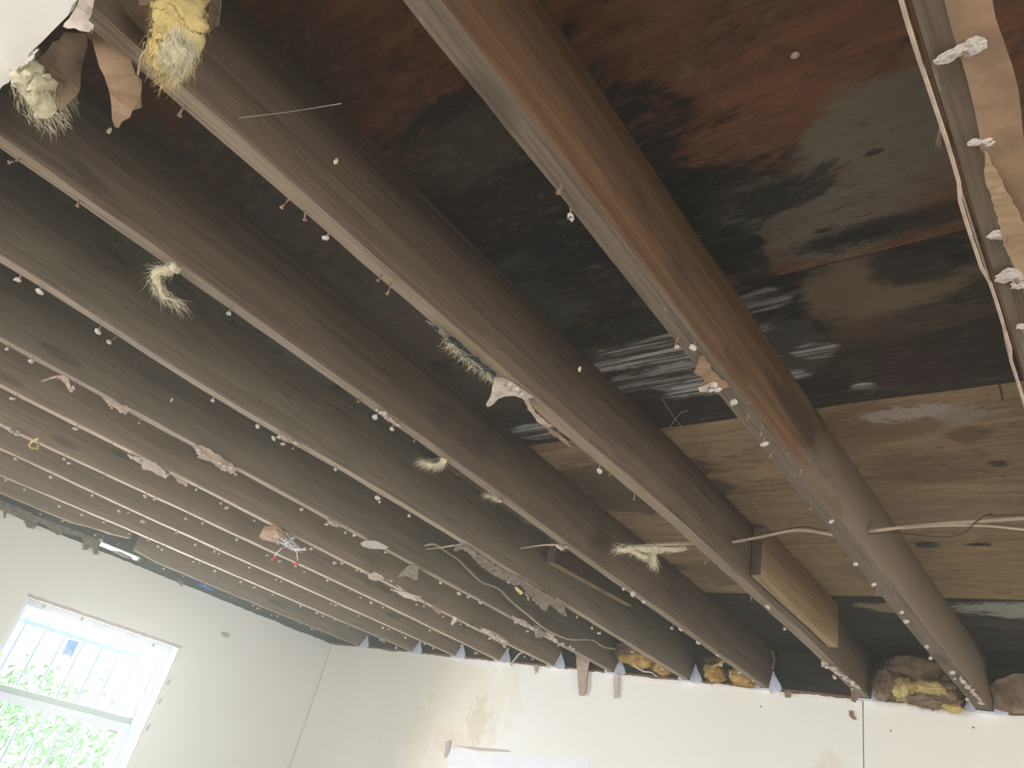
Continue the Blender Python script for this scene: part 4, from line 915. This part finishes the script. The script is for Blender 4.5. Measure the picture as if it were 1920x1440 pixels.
part('glass_pane', (XG - .018, WY0 + .05, RZ + .04), (XG - .014, WY1 - .05, WZ1 - .036), 'glass', 0)
part('glass_pane', (XG + .009, WY0 + .07, WZ0 + .035), (XG + .013, WY1 - .07, RZ - .028), 'glass', 0)
# blue label on the upper pane
lq = [at_x(x, y, XG - .012) for x, y in ((129, 1199), (148, 1203), (135, 1232), (115, 1226))]
lab = obj('window_label', prism(lq, (.0008, 0, 0)), M['label_blue'], win)
c0 = sum(lq, Vector()) / 4
for rr_ in (.016, .028, .038):
    arc = [c0 + Vector((.0018, math.cos(t) * rr_, math.sin(t) * rr_)) for t in [math.pi * (.95 + .09 * k) for k in range(10)]]
    obj('printed_arc', tube(arc, .0016, 5), M['label_white'], lab)
# white returns lining the opening, chipped along the head
M['return'] = sm('white_window_return', (0.82, 0.84, 0.88), .6, .03, 12, bump=.1)
ret = bmesh.new(); bx(ret, (XG + .03, WY1 - .004, WZ0), (XW + .001, WY1 + .001, WZ1)); obj('jamb_return', ret, M['return'], win)
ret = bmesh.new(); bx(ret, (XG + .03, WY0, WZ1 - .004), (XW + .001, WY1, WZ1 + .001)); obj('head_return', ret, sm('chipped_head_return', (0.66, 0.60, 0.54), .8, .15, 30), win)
pts = []; n = 60; rnd = random.Random(2)
for k in range(n + 1): pts.append((XW, WY0 - .006 + (WY1 - WY0 + .02) * k / n, WZ1 + .012 + rnd.uniform(-.0025, .0025)))
for k in range(n, -1, -1): pts.append((XW, WY0 - .002 + (WY1 - WY0 + .004) * k / n, WZ1 - .004 + rnd.uniform(-.003, .002)))
obj('corner_bead', prism(pts, (.003, 0, 0)), M['plaster'], win)
for (x, y) in ((80, 1134), (152, 1158), (285, 1208)):
    p = at_x(x, y, XW + .006); obj('paint_flake', sheet([p, p + Vector((.002, .012, .010)), p + Vector((.004, .016, -.012)), p + Vector((.002, .004, -.016))], .001, .001, 1), M['plaster'], win)
for (x, y) in ((316, 1275), (300, 1310), (277, 1360)):
    p = at_x(x, y, XW + .002); obj('paint_flake', sheet([p, p + Vector((.001, .016, .012)), p + Vector((.002, .012, -.03)), p + Vector((.001, -.002, -.026))], .001, .001, 1), M['plaster'], win)
# sill board
part('window_sill', (XG + .03, WY0 - .01, WZ0 - .02), (XW + .03, WY1 + .01, WZ0), 'pvc')

# ------------------------------------------------------------------ outside the window
XB = -4.86
gr = empty('security_grille', (XB, 1.9, WZ0), 'pale iron security bars outside the window', 'window bars')
for yy in [1.36 + .115 * k for k in range(10)]:
    obj('bar', tube([(XB, yy, WZ0 - .05), (XB, yy, WZ1 - .05)], .0085, 8), M['iron'], gr)
for zz in (WZ0 + .02, WZ1 - .10):
    obj('cross_bar', box((XB - .004, 1.33, zz - .012), (XB + .004, 2.44, zz + .012)), M['iron'], gr)
struct('ground', box((-16, -8, -0.5), (-4.75, 14, -0.3)), M['ground'])
def bush(label, c, r, n, seed):
    rnd = random.Random(seed); root = empty('garden_bush', (c[0], c[1], -0.3), label, 'bush', 'bushes outside the window')
    st = bmesh.new()
    for k in range(9):
        tube(curve_pts([(c[0] + rnd.uniform(-.1, .1), c[1] + rnd.uniform(-.1, .1), -.3), (c[0] + rnd.uniform(-.5, .5) * r[0], c[1] + rnd.uniform(-.5, .5) * r[1], c[2]), (c[0] + rnd.uniform(-1, 1) * r[0], c[1] + rnd.uniform(-1, 1) * r[1], c[2] + r[2] * rnd.uniform(.2, .9))], 5), .012, 5, st, taper=.3)
    obj('twig', st, M['twig'], root)
    bm = bmesh.new()
    for k in range(n):
        d = Vector((rnd.gauss(0, 1), rnd.gauss(0, 1), rnd.gauss(0, 1))).normalized() * rnd.uniform(.35, 1) ** .5
        p = Vector(c) + Vector((d.x * r[0], d.y * r[1], d.z * r[2])) * (1 + .25 * noise.noise(d * 3 + Vector((seed, 0, 0))))
        a = Vector((rnd.gauss(0, 1), rnd.gauss(0, 1), rnd.gauss(0, 1))).normalized(); b = a.cross(Vector((rnd.random(), rnd.random(), 1))).normalized()
        L, W_ = rnd.uniform(.035, .06), rnd.uniform(.012, .02)
        v = [bm.verts.new(p - a * L), bm.verts.new(p + b * W_ + Vector((0, 0, .004))), bm.verts.new(p + a * L), bm.verts.new(p - b * W_ + Vector((0, 0, .004)))]
        bm.faces.new(v)
    obj('leaf', bm, M['leaf'], root, kind='stuff')
bush('light green bush low outside the window, left part', (-7.4, 2.7, 0.9), (1.0, 1.1, 0.95), 4600, 1)
bush('light green bush outside the window, right part', (-8.6, 5.6, 1.3), (0.9, .8, 1.0), 2400, 2)

# ------------------------------------------------------------------ haze volume added to imitate lens glare around the window
hz = bpy.data.materials.new('lens_glare_haze'); hz.use_nodes = True; ht = hz.node_tree; ht.nodes.clear()
ho = ht.nodes.new('ShaderNodeOutputMaterial'); hv = ht.nodes.new('ShaderNodeVolumeScatter')
hv.inputs['Density'].default_value = 0.04; hv.inputs['Anisotropy'].default_value = 0.35; hv.inputs['Color'].default_value = (0.93, 1.0, 0.89, 1)
ht.links.new(hv.outputs[0], ho.inputs['Volume'])
dust_or_haze = obj('glare_haze', box((XW + .001, YF + .01, .01), (XR - .01, YW - .02, HB - .016)), hz, None, kind='stuff')
dust_or_haze['label'] = 'thin added haze standing in for lens glare, filling the room'; dust_or_haze['category'] = 'haze'

# ------------------------------------------------------------------ cobweb threads
def thread(pts, label):
    return obj('cobweb_thread', tube(curve_pts(pts, 4), .00045, 4), M['web'], None, label=label, category='cobweb')
thread([zt(440, 222, .02), zt(540, 210, .03), zt(640, 194, .035)], 'long thin cobweb thread across the brown joist, upper left')
thread([at_z(1278, 800, HD - .03), at_z(1262, 780, HD - .02), at_z(1240, 745, HD - .01)], 'fine cobweb thread in the bay beside the widest joist')
thread([at_z(1255, 802, HD - .03), at_z(1275, 775, HD - .02), at_z(1290, 770, HD - .01)], 'short forked cobweb thread beside the fine one')
for k, (x, y, l) in enumerate(((205, 245, 'tiny white fluff speck left of the pointed kraft tongue'), (630, 303, 'tiny pale speck on the side of the brown joist, upper centre'), (1087, 692, 'tiny pale speck on the dark upper side of the brown joist'), (322, 750, 'tiny white cocoon speck hanging in the bay, left part'))):
    p = zt(x, y, .02); obj('fluff_speck', lump(p, (.003, .003, .006), .4, 2, 3, k), M['fluff'], None, label=l, category='fluff')
p = at_z(1491, 104, HD - .0015); obj('pale_wafer', lump(p, (.006, .005, .0012), .2, 2, 3, 1), M['paper_pale'], None, label='small pale round wafer stuck to the red-brown deck', category='wafer')
p = at_z(1880, 1110, HD - .003); obj('bent_staple', tube(curve_pts([p + Vector((-.02, 0, .003)), p + Vector((-.015, .004, -.004)), p + Vector((.015, .004, -.004)), p + Vector((.02, 0, .003))], 4), .0025, 6), M['rust'], None, label='bent staple in the tan deck at the right edge', category='staple')
# thin dark tacks sticking out of the brown joist
p = zt(1343, 1060, 0); q2 = zt(1349, 1083, 0)
obj('dark_splinter', tube([p + Vector((0, 0, .001)), p.lerp(q2, .5) + Vector((0, 0, -.003)), q2 + Vector((0, 0, -.006))], .0014, 5), M['wire_dark'], None, label='thin dark splinter under the brown joist left of the pale board', category='splinter')

for o in bpy.data.objects:
    if '_o' in o: del o['_o']
